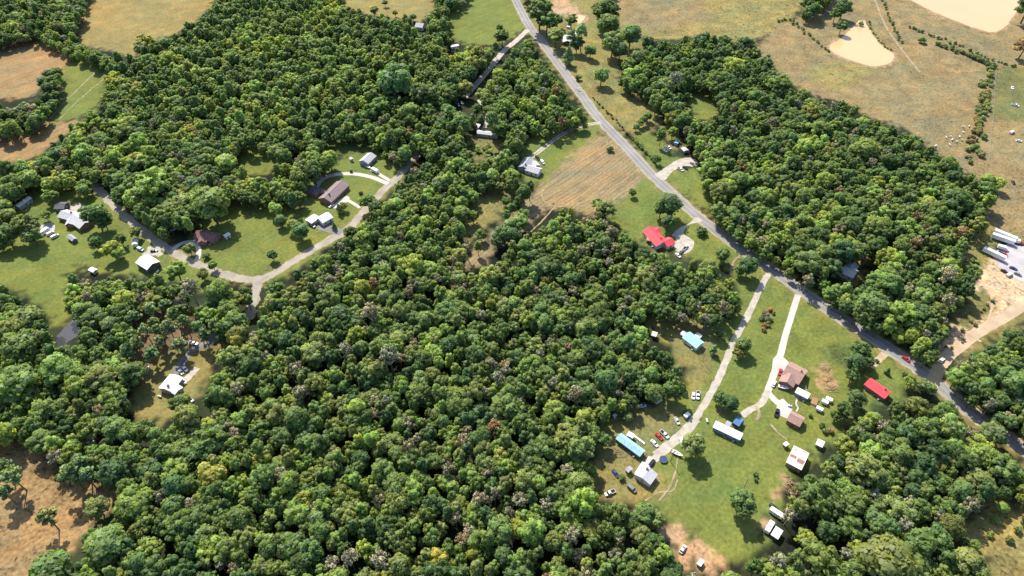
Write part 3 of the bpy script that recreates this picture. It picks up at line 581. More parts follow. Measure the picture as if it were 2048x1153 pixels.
# ------------------------------------------------------------------ buildings
win_m = None
def win_meshes():
    f = MB(); w, h, d = .62, .60, .05
    for x0, x1, z0, z1 in ((-w, -w+.09, -h, h), (w-.09, w, -h, h), (-w+.09, w-.09, -h, -h+.09), (-w+.09, w-.09, h-.09, h)): f.box(x0, x1, -d, .02, z0, z1)
    p = MB(); p.box(-w+.09, w-.09, -.02, .01, -h+.09, h-.09)
    d_ = MB(); d_.box(-.5, .5, -.06, .02, 0, 2.05); k = MB(); k.box(.36, .42, -.11, -.06, .95, 1.05)
    return f.mesh('window', M_trim), p.mesh('pane', M_glass), d_.mesh('door', M_door), k.mesh('handle', M_steel)
WM = win_meshes()
bfoot = []
def segment(T, Minv, a, b, w, wh, rise, roof, wall, small, z0=0.0, main=True, open_=False):
    rz = wh+rise
    ga, gb = G(*a, rz), G(*b, rz); d = gb-ga; Ln = np.hypot(*d); ang = math.atan2(d[1], d[0]); c = (ga+gb)/2
    hl = Ln/2-.35; hw = w/2-.4; e = .35; th = .14
    Mx = Minv @ Matrix.Translation((c[0], c[1], z0)) @ Matrix.Rotation(ang, 4, 'Z')
    bfoot.append((c, ang, Ln/2, w/2))
    b_ = MB()
    pts = [(-hl, -hw), (hl, -hw), (hl, hw), (-hl, hw)]
    for i in range(4):
        p, q = pts[i], pts[(i+1) % 4]
        b_.poly([(*p, 0), (*q, 0), (*q, wh), (*p, wh)])
    sl = rise/(w/2); zt = wh+hw*sl
    b_.poly([(hl, -hw, wh), (hl, hw, wh), (hl, 0, zt)]); b_.poly([(-hl, hw, wh), (-hl, -hw, wh), (-hl, 0, zt)])
    obj('wall', b_.xf(Mx).mesh('wall', WALL[wall]), T)
    r_ = MB(); y = w/2
    for s in (-1, 1):
        n = len(r_.v)
        zr = wh+hw*sl+.02; ze = wh-(y-hw)*sl+.02
        for xx in (-Ln/2, Ln/2): r_.v += [(xx, 0, zr), (xx, s*y, ze), (xx, s*y, ze+th), (xx, 0, zr+th)]
        q = [[0, 1, 2, 3], [7, 6, 5, 4], [0, 4, 5, 1], [3, 2, 6, 7], [1, 5, 6, 2]]
        r_.f += [[n+i for i in (k if s > 0 else k[::-1])] for k in q]
    ro = obj('roof', r_.xf(Matrix.Identity(4)).mesh('roof', ROOF[roof]), T)
    ro.matrix_local = Mx
    if rise > .8:
        rc = MB(); rc.box(-Ln/2+.05, Ln/2-.05, -.16, .16, wh+hw*sl+th-.03, wh+hw*sl+th+.07)
        obj('ridge_cap', rc.mesh('ridge_cap', ROOF[roof]), ro)
    # openings
    n = max(1, int(Ln//3.6)); fr, pn, dm, hm = WM
    for s in (-1, 1):
        R0 = Matrix.Rotation(0 if s < 0 else math.pi, 4, 'Z')
        for k in range(n):
            x = -hl+(k+.5)*2*hl/n
            if k == n//2 and (s < 0 or small):
                if small and s > 0: continue
                o = obj('door', dm, T); o.matrix_local = Mx @ Matrix.Translation((x, s*(hw+.004), 0.02)) @ R0; obj('handle', hm, o)
            elif not small:
                o = obj('window', fr, T); o.matrix_local = Mx @ Matrix.Translation((x, s*(hw+.004), 1.55)) @ R0; obj('pane', pn, o)
    for s in (-1, 1):
        if not small or s > 0:
            R0 = Matrix.Rotation(s*math.pi/2, 4, 'Z')
            o = obj('window', fr, T); o.matrix_local = Mx @ Matrix.Translation((s*(hl+.004), 0, 1.5)) @ R0; obj('pane', pn, o)
    return Mx, ro, Ln
for nm, lab, cat, segs, op in B:
    a, b = segs[0][0], segs[0][1]; c = (G(*a, 4)+G(*b, 4))/2; d = G(*b, 4)-G(*a, 4)
    T = thing(nm, lab, cat, (c[0], c[1], 0), math.atan2(d[1], d[0]))
    Minv = (Matrix.Translation((c[0], c[1], 0)) @ Matrix.Rotation(math.atan2(d[1], d[0]), 4, 'Z')).inverted()
    for i, sg in enumerate(segs):
        Mx, ro, Ln = segment(T, Minv, *sg, op.get('small', 0), z0=.012*i)
        if i == 0:
            if op.get('chimney'):
                ch = MB(); ch.box(-.45, .45, -.4, .4, sg[3]+sg[4]-1.2, sg[3]+sg[4]+1.0)
                o = obj('chimney', ch.mesh('chimney', M_brick), ro); o.location = (Ln*.28, .9, 0)
            if cat in ('house', 'mobile home'):
                for k in range(2):
                    vp = MB(); vp.tube((0, 0, 0), (0, 0, .7), .09, .09, 6); o = obj('vent_pipe', vp.mesh('vent_pipe', M_steel), ro)
                    o.location = (Ln*(-.2+.3*k), -1.2, sg[3]+sg[4]*.4)
                ac = MB(); ac.box(-.45, .45, -.45, .45, 0, .85); o = obj('air_conditioner', ac.mesh('air_conditioner', M_steel), T)
                o.matrix_local = Mx @ Matrix.Translation((Ln*.3, -sg[2]/2-.5, 0))
                st = MB()
                for k in range(3): st.box(-.8, .8, -.3*k-.3, -.3*k, 0, .5-.16*k)
                o = obj('doorstep', st.mesh('doorstep', M_wood), T); o.matrix_local = Mx @ Matrix.Translation(((-Ln/2+.35)+(max(1, int(Ln//3.6))//2+.5)*(Ln-.7)/max(1, int(Ln//3.6)), -sg[2]/2+.33, 0))
            if op.get('rust'):
                for (u0, u1, w0, w1) in ((-.46, -.06, .06, .34), (.02, .46, .10, .50), (-.40, -.22, -.7, -.55), (.1, .3, -.9, -.8)):
                    hw = sg[2]/2; pt = MB(); sl = sg[4]/(sg[2]/2)
                    s = -1
                    y0, y1 = s*hw*w0, s*hw*w1
                    zz = lambda y: sg[3]+(hw-.4)*sl-abs(y)*sl+.17
                    x0, x1 = u0*Ln, u1*Ln
                    pt.v += [(x0, y0, zz(y0)), (x1, y0, zz(y0)), (x1, y1, zz(y1)), (x0, y1, zz(y1))]; pt.v += [(p[0], p[1], p[2]+.03) for p in pt.v[:4]]
                    pt.f += [[0, 1, 2, 3], [7, 6, 5, 4], [0, 4, 5, 1], [1, 5, 6, 2], [2, 6, 7, 3], [3, 7, 4, 0]]
                    o = obj('roof_sheet', pt.mesh('roof_sheet', ROOF['rustp']), ro); o['label'] = 'rust brown roof sheet'
# the brown deck on the short white mobile home and the ramp of the blue-roofed one
def quad_thing(name, lab, cat, P, zt, m, rail=True):
    g = GA(P, zt); c = g.mean(0); T = thing(name, lab, cat, (*c, 0)); q = g-c
    e1, e2 = q[1]-q[0], q[3]-q[0]; L2 = np.hypot(*e2); n = max(3, int(L2/.45))
    for k in range(n):
        t0, t1 = k/n+.004, (k+1)/n-.012; b = MB()
        p = [q[0]+e2*t0, q[0]+e2*t0+e1, q[0]+e2*t1+e1, q[0]+e2*t1]
        b.v = [(*r, zt-.05) for r in p]+[(*r, zt) for r in p]; b.f = [[3, 2, 1, 0], [4, 5, 6, 7], [0, 1, 5, 4], [1, 2, 6, 5], [2, 3, 7, 6], [3, 0, 4, 7]]
        obj('board', b.mesh('board', m), T)
    for k in range(4):
        b = MB(); r = q[k]*.96; b.box(r[0]-.07, r[0]+.07, r[1]-.07, r[1]+.07, 0, zt-.06 if not rail else zt+.95); obj('post', b.mesh('post', m), T)
    if rail:
        for k in (0, 1, 2):
            b = MB(); b.tube((*q[k]*.96, zt+.97), (*q[(k+1) % 4]*.96, zt+.97), .06, .06, 4); obj('rail', b.mesh('rail', m), T)
quad_thing('deck', 'brown board deck at right end of short white mobile home', 'deck', [(1624, 793), (1637, 799), (1630, 811), (1620, 806)], .7, M_deck)
quad_thing('ramp', 'pale narrow ramp leading off porch of blue-roofed mobile home', 'ramp', [(1270, 871), (1290, 886), (1289, 889), (1269, 874)], .5, M_trim, False)

# ------------------------------------------------------------------ vehicles
P_ = {k: paint('paint_'+k, c, .25) for k, c in dict(white=(.74, .74, .73), black=(.018, .018, .02), red=(.42, .025, .03), grey=(.16, .165, .17), silver=(.48, .49, .5), lightblue=(.38, .48, .62), darkblue=(.03, .05, .12)).items()}
def dup(root, loc, rz, name=None):
    r = root.copy(); C.objects.link(r); r.location = loc; r.rotation_euler = (0, 0, rz)
    for ch in list(root.children):
        c = ch.copy(); C.objects.link(c); c.parent = r
        for g in ch.children:
            d = g.copy(); C.objects.link(d); d.parent = c
    return r
def loft(secs, k):                                  # secs: x, [(y,z)...]
    m = MB()
    for x, ring in secs: m.v += [(x, y, z) for y, z in ring]
    for i in range(len(secs)-1):
        for j in range(k): m.f.append([i*k+j, i*k+(j+1) % k, (i+1)*k+(j+1) % k, (i+1)*k+j])
    m.f.append(list(range(k))[::-1]); m.f.append([(len(secs)-1)*k+j for j in range(k)]); return m
def ring(hw, z0, z1, ch=.12): return [(-hw, z0), (hw, z0), (hw, z1-ch), (hw-ch, z1), (-hw+ch, z1), (-hw, z1-ch)]
def wheels(T, xs, hw, r=.33, dual=False):
    for x in xs:
        for s in (-1, 1):
            b = MB(); b.tube((0, -.11, 0), (0, .11, 0), r, r, 10); w = obj('wheel', b.mesh('wheel', M_tyre), T); w.location = (x, s*(hw-.08), r)
            b = MB(); b.tube((0, -.125, 0), (0, .125, 0), r*.55, r*.55, 8); obj('rim', b.mesh('rim', M_rim), w)
def lamps(T, xf, xr, hw, z):
    for s in (-1, 1):
        b = MB(); b.box(xf-.06, xf+.05, s*hw*.7-.2, s*hw*.7+.2, z-.08, z+.08); obj('headlight', b.mesh('headlight', M_lamp), T)
        b = MB(); b.box(xr-.05, xr+.06, s*hw*.75-.15, s*hw*.75+.15, z-.05, z+.12); obj('tail_light', b.mesh('tail_light', M_tail), T)
def make(kind):
    T = thing({'car': 'parked_car', 'pickup': 'pickup_truck', 'van': 'van', 'trailer': 'box_trailer', 'camper': 'camper', 'semitrailer': 'semi_trailer', 'boxtruck': 'box_truck', 'boat': 'motor_boat'}[kind], '', '', (0, 0, 0))
    w0 = P_['white']
    if kind == 'car':
        obj('body', loft([(-2.3, ring(.75, .45, .85)), (-2.1, ring(.86, .3, .98)), (-1.2, ring(.9, .25, 1.0)), (1.0, ring(.9, .25, .98)), (1.9, ring(.86, .28, .86)), (2.3, ring(.7, .4, .72))], 6).mesh('body', w0), T)
        obj('windows', loft([(-1.85, ring(.72, .95, 1.0, .02)), (-1.2, ring(.68, .95, 1.40, .06)), (.35, ring(.68, .95, 1.42, .06)), (1.15, ring(.72, .93, .98, .02))], 6).mesh('windows', M_glass), T)
        obj('roof_panel', loft([(-1.25, ring(.60, 1.38, 1.43, .02)), (-.4, ring(.66, 1.40, 1.48, .04)), (.32, ring(.62, 1.40, 1.45, .02))], 6).mesh('roof_panel', w0), T)
        wheels(T, (-1.4, 1.4), .9); lamps(T, 2.22, -2.28, .85, .65)
    elif kind == 'pickup':
        b = loft([(-.2, ring(.95, .4, 1.08)), (1.5, ring(.97, .38, 1.1)), (2.5, ring(.92, .38, 1.0)), (2.75, ring(.8, .45, .9))], 6); obj('body', b.mesh('body', w0), T)
        b = MB(); b.box(-2.75, -.2, -.96, -.84, .5, 1.08); b.box(-2.75, -.2, .84, .96, .5, 1.08); b.box(-2.8, -2.66, -.84, .84, .5, 1.06); b.box(-2.66, -.2, -.84, .84, .5, .62); obj('bed', b.mesh('bed', w0), T)
        b = MB(); b.box(-2.64, -.24, -.82, .82, .625, .65); obj('bed_liner', b.mesh('bed_liner', M_tyre), T)
        obj('windows', loft([(-.3, ring(.80, 1.06, 1.75, .08)), (1.0, ring(.80, 1.06, 1.77, .08)), (1.65, ring(.85, 1.05, 1.12, .02))], 6).mesh('windows', M_glass), T)
        obj('roof_panel', loft([(-.32, ring(.74, 1.73, 1.80, .03)), (.95, ring(.74, 1.74, 1.82, .03))], 6).mesh('roof_panel', w0), T)
        wheels(T, (-1.75, 1.75), .96, .38); lamps(T, 2.68, -2.78, .9, .8)
    elif kind == 'van':
        obj('body', loft([(-2.45, ring(.9, .35, 1.7, .15)), (-2.3, ring(.95, .3, 1.9, .15)), (.9, ring(.95, .3, 1.9, .15)), (1.5, ring(.95, .3, 1.2, .1)), (2.4, ring(.85, .35, .95, .1))], 6).mesh('body', w0), T)
        b = MB(); b.poly([(.98, -.78, 1.84), (1.52, -.82, 1.22), (1.52, .82, 1.22), (.98, .78, 1.84)][::-1])
        b.v += [(x+.05, y, z_+.04) for x, y, z_ in b.v[:4]]; b.f += [[0+4, 1+4, 2+4, 3+4]]; obj('windscreen', b.mesh('windscreen', M_glass), T)
        for s in (-1, 1): b = MB(); b.box(-2.0, .8, s*.955-.012, s*.955+.012, 1.2, 1.65); obj('side_window', b.mesh('side_window', M_glass), T)
        wheels(T, (-1.5, 1.5), .95, .35); lamps(T, 2.33, -2.42, .88, .75)
    elif kind == 'trailer':
        b = MB(); b.box(-1.6, 1.6, -.95, .95, .55, 2.1); obj('box', b.mesh('box', w0), T)
        b = MB(); b.box(-1.66, 1.66, -.99, .99, 2.1, 2.18); obj('roof_panel', b.mesh('roof_panel', w0), T)
        b = MB(); b.tube((1.6, -.6, .5), (2.7, 0, .5), .05, .05, 4); b.tube((1.6, .6, .5), (2.7, 0, .5), .05, .05, 4); obj('tow_bar', b.mesh('tow_bar', M_steel), T)
        b = MB(); b.box(-1.64, -1.6, -.8, .8, .65, 2.0); obj('rear_door', b.mesh('rear_door', M_steel), T); wheels(T, (-.2,), 1.05)
    elif kind == 'camper':
        obj('body', loft([(-3.2, ring(1.1, .6, 2.4, .1)), (-3.0, ring(1.2, .5, 2.7, .12)), (2.5, ring(1.2, .5, 2.75, .12)), (3.2, ring(1.1, .8, 2.2, .12))], 6).mesh('body', w0), T)
        for s in (-1, 1):
            for x in (-1.9, -.2, 1.6): b = MB(); b.box(x-.4, x+.4, s*1.2-.02, s*1.2+.02, 1.4, 2.0); obj('window', b.mesh('window', M_glass), T)
        b = MB(); b.box(-.6, .3, -.3, .3, 2.7, 2.95); obj('roof_unit', b.mesh('roof_unit', M_rim), T)
        b = MB(); b.box(.5, 1.1, -1.23, -1.19, .6, 2.3); obj('door', b.mesh('door', M_steel), T)
        b = MB(); b.tube((3.1, -.6, .55), (4.3, 0, .5), .06, .06, 4); b.tube((3.1, .6, .55), (4.3, 0, .5), .06, .06, 4); obj('tow_bar', b.mesh('tow_bar', M_steel), T); wheels(T, (-.5, .4), 1.2)
    elif kind == 'semitrailer':
        b = MB(); b.box(-6.7, 6.7, -1.28, 1.28, 1.2, 3.9); obj('box', b.mesh('box', w0), T)
        b = MB(); b.box(-6.7, 6.7, -1.3, 1.3, 3.9, 3.98); obj('roof_panel', b.mesh('roof_panel', ROOF['white']), T)
        b = MB(); b.box(-6.5, 6.5, -.5, .5, .95, 1.2); obj('chassis', b.mesh('chassis', M_tyre), T)
        for s in (-1, 1): b = MB(); b.box(4.4, 4.6, s*.7-.08, s*.7+.08, 0, .95); obj('landing_leg', b.mesh('landing_leg', M_steel), T)
        for s in (-1, 1): b = MB(); b.box(-6.76, -6.7, s*.62-.58, s*.62+.58, 1.3, 3.8); obj('rear_door', b.mesh('rear_door', M_rim), T)
        wheels(T, (-5.6, -4.4), 1.2, .5)
    elif kind == 'boxtruck':
        b = MB(); b.box(-3.2, 1.3, -1.1, 1.1, .9, 2.9); obj('box', b.mesh('box', P_['white']), T)
        obj('body', loft([(1.4, ring(1.0, .5, 2.1, .12)), (2.2, ring(1.0, .5, 2.1, .12)), (2.7, ring(1.0, .5, 1.35, .1)), (3.4, ring(.95, .5, 1.2, .1))], 6).mesh('body', w0), T)
        b = MB(); b.poly([(2.24, -.85, 2.0), (2.24, .85, 2.0), (2.72, .85, 1.38), (2.72, -.85, 1.38)]); b.v += [(x+.05, y, z_+.03) for x, y, z_ in b.v[:4]]; b.f.append([7, 6, 5, 4]); obj('windscreen', b.mesh('windscreen', M_glass), T)
        b = MB(); b.box(-3.1, 3.2, -.4, .4, .55, .88); obj('chassis', b.mesh('chassis', M_tyre), T); wheels(T, (-2.1, 2.5), 1.02, .45); lamps(T, 3.34, -3.2, .9, .8)
    elif kind == 'boat':
        secs = [(-2.7, [(-.9, 1.4), (-.7, .8), (0, .6), (.7, .8), (.9, 1.4), (0, 1.25)]), (-.5, [(-1.05, 1.45), (-.85, .75), (0, .55), (.85, .75), (1.05, 1.45), (0, 1.2)]), (1.6, [(-.75, 1.55), (-.5, .9), (0, .65), (.5, .9), (.75, 1.55), (0, 1.5)]), (2.9, [(-.06, 1.7), (-.05, 1.4), (0, 1.3), (.05, 1.4), (.06, 1.7), (0, 1.72)])]
        obj('hull', loft(secs, 6).mesh('hull', w0), T)
        obj('windscreen', loft([(.1, ring(.62, 1.3, 1.8, .05)), (.5, ring(.55, 1.35, 1.5, .05))], 6).mesh('windscreen', M_glass), T)
        b = MB(); b.box(-1.9, -1.1, -.6, .6, 1.2, 1.6); obj('seat', b.mesh('seat', M_door), T)
        b = MB(); b.box(-3.0, -2.7, -.2, .2, .9, 1.75); obj('outboard_motor', b.mesh('outboard_motor', M_tyre), T)
        b = MB(); b.box(-2.4, 2.2, -.5, -.4, .4, .52); b.box(-2.4, 2.2, .4, .5, .4, .52); b.tube((2.2, 0, .46), (3.9, 0, .46), .05, .05, 4); obj('trailer_frame', b.mesh('trailer_frame', M_steel), T); wheels(T, (-.9,), 1.0, .3)
    return T
PROTO = {}
for kind, p, dpx, colr, lab, cat in V:
    g = G(*p, .7); d = G(p[0]+dpx[0], p[1]+dpx[1], .7)-g; rz = math.atan2(d[1], d[0])
    zz = .02
    if kind not in PROTO: PROTO[kind] = o = make(kind); o.location = (*g, zz); o.rotation_euler = (0, 0, rz)
    else: o = dup(PROTO[kind], (*g, zz), rz)
    tag(o, lab, cat, 'vehicles and trailers parked around the homesteads')
    for ch in o.children:
        if ch.name.split('.')[0] in ('body', 'bed', 'roof_panel', 'box', 'hull') and not (kind == 'boxtruck' and ch.name.startswith('box')) and not (kind == 'semitrailer' and ch.name.startswith('roof')):
            for sl in ch.material_slots: sl.link = 'OBJECT'; sl.material = P_[colr]

# small yard things
def trampoline():
    g = G(1327, 919, .8); T = thing('trampoline', 'round dark trampoline on grass beside gravel apron', 'trampoline', (*g, 0))
    b = MB(); b.tube((0, 0, .86), (0, 0, .9), 1.9, 1.9, 20); obj('jumping_mat', b.mesh('jumping_mat', P_['darkblue']), T)
    b = MB()
    for k in range(20):
        a0, a1 = 6.2832*k/20, 6.2832*(k+1)/20; b.tube((2*math.cos(a0), 2*math.sin(a0), .9), (2*math.cos(a1), 2*math.sin(a1), .9), .09, .09, 5)
    obj('rim_pad', b.mesh('rim_pad', P_['grey']), T)
    for k in range(6):
        a0 = 6.2832*k/6; b = MB(); b.tube((1.95*math.cos(a0), 1.95*math.sin(a0), 0), (1.95*math.cos(a0), 1.95*math.sin(a0), .9), .05, .05, 5); obj('leg', b.mesh('leg', M_steel), T)
trampoline()
def tank(p, lab, dpx):
    g = G(*p, .8); d = G(p[0]+dpx[0], p[1]+dpx[1])-G(*p); T = thing('propane_tank', lab, 'propane tank', (*g, 0), math.atan2(d[1], d[0]))
    rr = [.05, .35, .5, .5, .5, .35, .05]; xs = [-1.25, -1.15, -.9, 0, .9, 1.15, 1.25]
    obj('tank', loft([(x, [(r*math.cos(a*math.pi/4), .8+r*math.sin(a*math.pi/4)) for a in range(8)]) for x, r in zip(xs, rr)], 8).mesh('tank', P_['white'], True), T)
    for s in (-.7, .7): b = MB(); b.box(s-.1, s+.1, -.35, .35, 0, .42); obj('leg', b.mesh('leg', M_steel), T)
    b = MB(); b.tube((0, 0, 1.28), (0, 0, 1.5), .18, .16, 8); obj('valve_cover', b.mesh('valve_cover', P_['grey']), T)
tank((1580, 812), 'white propane tank between mobile home and brown-roofed garage', (9, 3))
tank((1414, 841), 'white propane tank on lawn left of long white mobile home', (3, 8))
tank((315, 543), 'white propane tank beside right corner of the white barn', (4, -5))
tank((319, 793), 'white propane tank below lower left white-roofed house', (5, 2))
# cattle
def cow_mesh():
    V_ = [(0, 0, .95), (.55, 0, 1.0), (-.6, 0, 1.0), (.85, 0, 1.2), (1.15, 0, 1.3), (1.45, 0, 1.15),
          (.5, .24, .75), (.5, .24, .05), (.5, -.24, .75), (.5, -.24, .05), (-.6, .24, .8), (-.72, .24, .42), (-.64, .24, .05), (-.6, -.24, .8), (-.72, -.24, .42), (-.64, -.24, .05), (-.95, 0, 1.0), (-1.05, 0, .5)]
    E_ = [(0, 1), (0, 2), (1, 3), (3, 4), (4, 5), (1, 6), (6, 7), (1, 8), (8, 9), (2, 10), (10, 11), (11, 12), (2, 13), (13, 14), (14, 15), (2, 16), (16, 17)]
    Rr = [.38, .36, .36, .2, .17, .1, .13, .06, .13, .06, .15, .08, .06, .15, .08, .06, .06, .03]
    m = bpy.data.meshes.new('cow'); m.from_pydata(V_, E_, []); o = bpy.data.objects.new('cow', m); C.objects.link(o)
    md = o.modifiers.new('skin', 'SKIN')
    for i, s in enumerate(m.skin_vertices[0].data): s.radius = (Rr[i], Rr[i]); s.use_root = i == 0
    o.modifiers.new('sub', 'SUBSURF').levels = 1
    bpy.context.view_layer.update()
    dg = bpy.context.evaluated_depsgraph_get(); me = bpy.data.meshes.new_from_object(o.evaluated_get(dg)); bpy.data.objects.remove(o)
    me.name = 'cow'; return me
cm = cow_mesh(); cm.materials.clear(); cm.materials.append(mat('cream_hide', (.62, .55, .45), .8, .15, 2))
M_hide2 = mat('white_hide', (.75, .72, .66), .8, .1, 2)
cows = [((1902, 274.5), 'highest of the tight cluster'), ((1904, 280), 'lower one of the tight cluster'), ((1892.5, 276), 'left end of the tight cluster'), ((1919, 274), 'upper one beside the scrub'), ((1924, 281), 'lower one beside the scrub'), ((1913.6, 284), 'lowest between cluster and scrub'), ((1926, 265), 'standing apart above the cluster'), ((1938, 253), 'right one of the topmost pair'), ((1926, 254), 'left one of the topmost pair'), ((1871, 292.5), 'alone nearest the wood edge'), ((1900, 291), 'alone below the cluster')]
for i, (p, w) in enumerate(cows):
    g = G(*p, .6); o = obj('cow', cm); o.location = (*g, 0); o.rotation_euler = (0, 0, rng.uniform(0, 6.28)); o.scale = (1.15,)*3
    if i % 2: o.material_slots[0].link = 'OBJECT'; o.material_slots[0].material = M_hide2
    tag(o, 'pale cow on brown pasture, '+w, 'cow', 'pale cattle grazing by the scrub strip')
# heaps of cut branches
M_stick = mat('dead_branches', (.34, .22, .13), .95, .35, 2)
for p, w in (((1652, 738), 'upper end of the bare patch'), ((1655, 758), 'middle of the bare patch'), ((1661, 776), 'lower end of the bare patch'), ((1579, 966), 'dirt below the rust striped barn'), ((1206, 840), 'wood edge above the long blue-roofed mobile home'), ((1236, 905), 'tree beside the long blue-roofed mobile home'), ((1442, 822), 'trees beside the long white mobile home')):
    g0 = G(*p); T = thing('brush_pile', 'heap of brown cut branches on '+w, 'brush pile', (*g0, 0), 0, 'heaps of cut branches in the yards')
    for k in range(16):
        a = rng.uniform(0, 3.14); c_ = rng.normal(0, 1.1, 2); L0 = rng.uniform(1.0, 2.4); z0 = rng.uniform(.08, .6); dz_ = rng.uniform(-.2, .3)
        b = MB(); b.tube((c_[0]-math.cos(a)*L0, c_[1]-math.sin(a)*L0, max(.06, z0-dz_)), (c_[0]+math.cos(a)*L0, c_[1]+math.sin(a)*L0, max(.06, z0+dz_)), .13, .05, 5); obj('branch', b.mesh('branch', M_stick), T)
# power poles
pm = MB(); pm.tube((0, 0, 0), (0, 0, 9.5), .16, .11, 7); am = MB(); am.box(-1.1, 1.1, -.06, .06, 8.7, 8.85)
PMm, AMm = pm.mesh('pole', M_wood), am.mesh('crossarm', M_wood); im = MB(); im.tube((0, 0, 8.86), (0, 0, 9.1), .06, .04, 5); IM = im.mesh('insulator', M_trim)
for p, lab in (((1341, 924), 'wooden utility pole on grass below gravel apron'), ((1405, 724), 'wooden utility pole on dry lawn below turquoise-roofed house'), ((1488, 976), 'wooden utility pole in open lawn above a lone round tree'),
               ((1478, 486), 'wooden utility pole at edge of main road below the east wood'), ((1232, 252), 'wooden utility pole beside main road near corner of tan field')):
    g = G(*p); T = thing('utility_pole', lab, 'utility pole', (*g, 0), .6, 'wooden utility poles'); obj('pole', PMm, T); ca = obj('crossarm', AMm, T)
    for x in (-1, -.4, .4, 1): i_ = obj('insulator', IM, ca); i_.location = (x, 0, 0)
# wire fence along the scrub strip
fg = densify(GA([(1993, 120), (1987, 222), (1982, 270), (1977, 330)]), 8)
Tf = thing('wire_fence', 'pale post and wire fence along the scrub strip at right', 'fence', (*fg[0], 0))
po = MB(); po.tube((0, 0, 0), (0, 0, 1.4), .07, .06, 5); PO = po.mesh('post', M_trim)
acc = 0; lastp = fg[0]
L_ = np.concatenate([[0], np.cumsum(np.hypot(*(np.diff(fg, axis=0).T)))])
for s in np.arange(0, L_[-1], 4.0):
    q = np.array([np.interp(s, L_, fg[:, 0]), np.interp(s, L_, fg[:, 1])])-fg[0]; o = obj('post', PO, Tf); o.location = (*q, 0)
for h in (.5, .9, 1.3):
    b = MB()
    for i in range(len(fg)-1): b.tube((*(fg[i]-fg[0]), h), (*(fg[i+1]-fg[0]), h), .025, .025, 3, False)
    obj('wire', b.mesh('wire', M_steel), Tf)
# ------------------------------------------------------------------ trees
def leaf_material(name, gloss=.5, trans=.52, val=1.0):
    m = bpy.data.materials.new(name); m.use_nodes = True; t = m.node_tree; N = t.nodes; L = t.links
    b = N['Principled BSDF']; b.inputs['Roughness'].default_value = gloss; b.inputs['Specular IOR Level'].default_value = .25
    at = N.new('ShaderNodeAttribute'); at.attribute_type = 'INSTANCER'; at.attribute_name = 'tint'
    cl = N.new('ShaderNodeAttribute'); cl.attribute_name = 'clump'
    mx = N.new('ShaderNodeMix'); mx.data_type = 'RGBA'; mx.blend_type = 'MULTIPLY'; mx.inputs[0].default_value = 1
    L.new(at.outputs['Color'], mx.inputs[6]); L.new(cl.outputs['Color'], mx.inputs[7])
    tr = N.new('ShaderNodeBsdfTranslucent'); ms = N.new('ShaderNodeMixShader'); ms.inputs[0].default_value = trans
    yl = N.new('ShaderNodeMix'); yl.data_type = 'RGBA'; yl.blend_type = 'MULTIPLY'; yl.inputs[0].default_value = 1; yl.inputs[7].default_value = (1.5, 1.5, .7, 1)
    L.new(mx.outputs[2], yl.inputs[6]); L.new(yl.outputs[2], tr.inputs[0])
    L.new(mx.outputs[2], b.inputs['Base Color'])
    L.new(b.outputs[0], ms.inputs[1]); L.new(tr.outputs[0], ms.inputs[2]); L.new(ms.outputs[0], N['Material Output'].inputs[0])
    return m
M_leaf = leaf_material('broad_leaves'); M_needle = leaf_material('pine_needles', .6, .15); M_twig = leaf_material('bare_twigs', .9, .1)

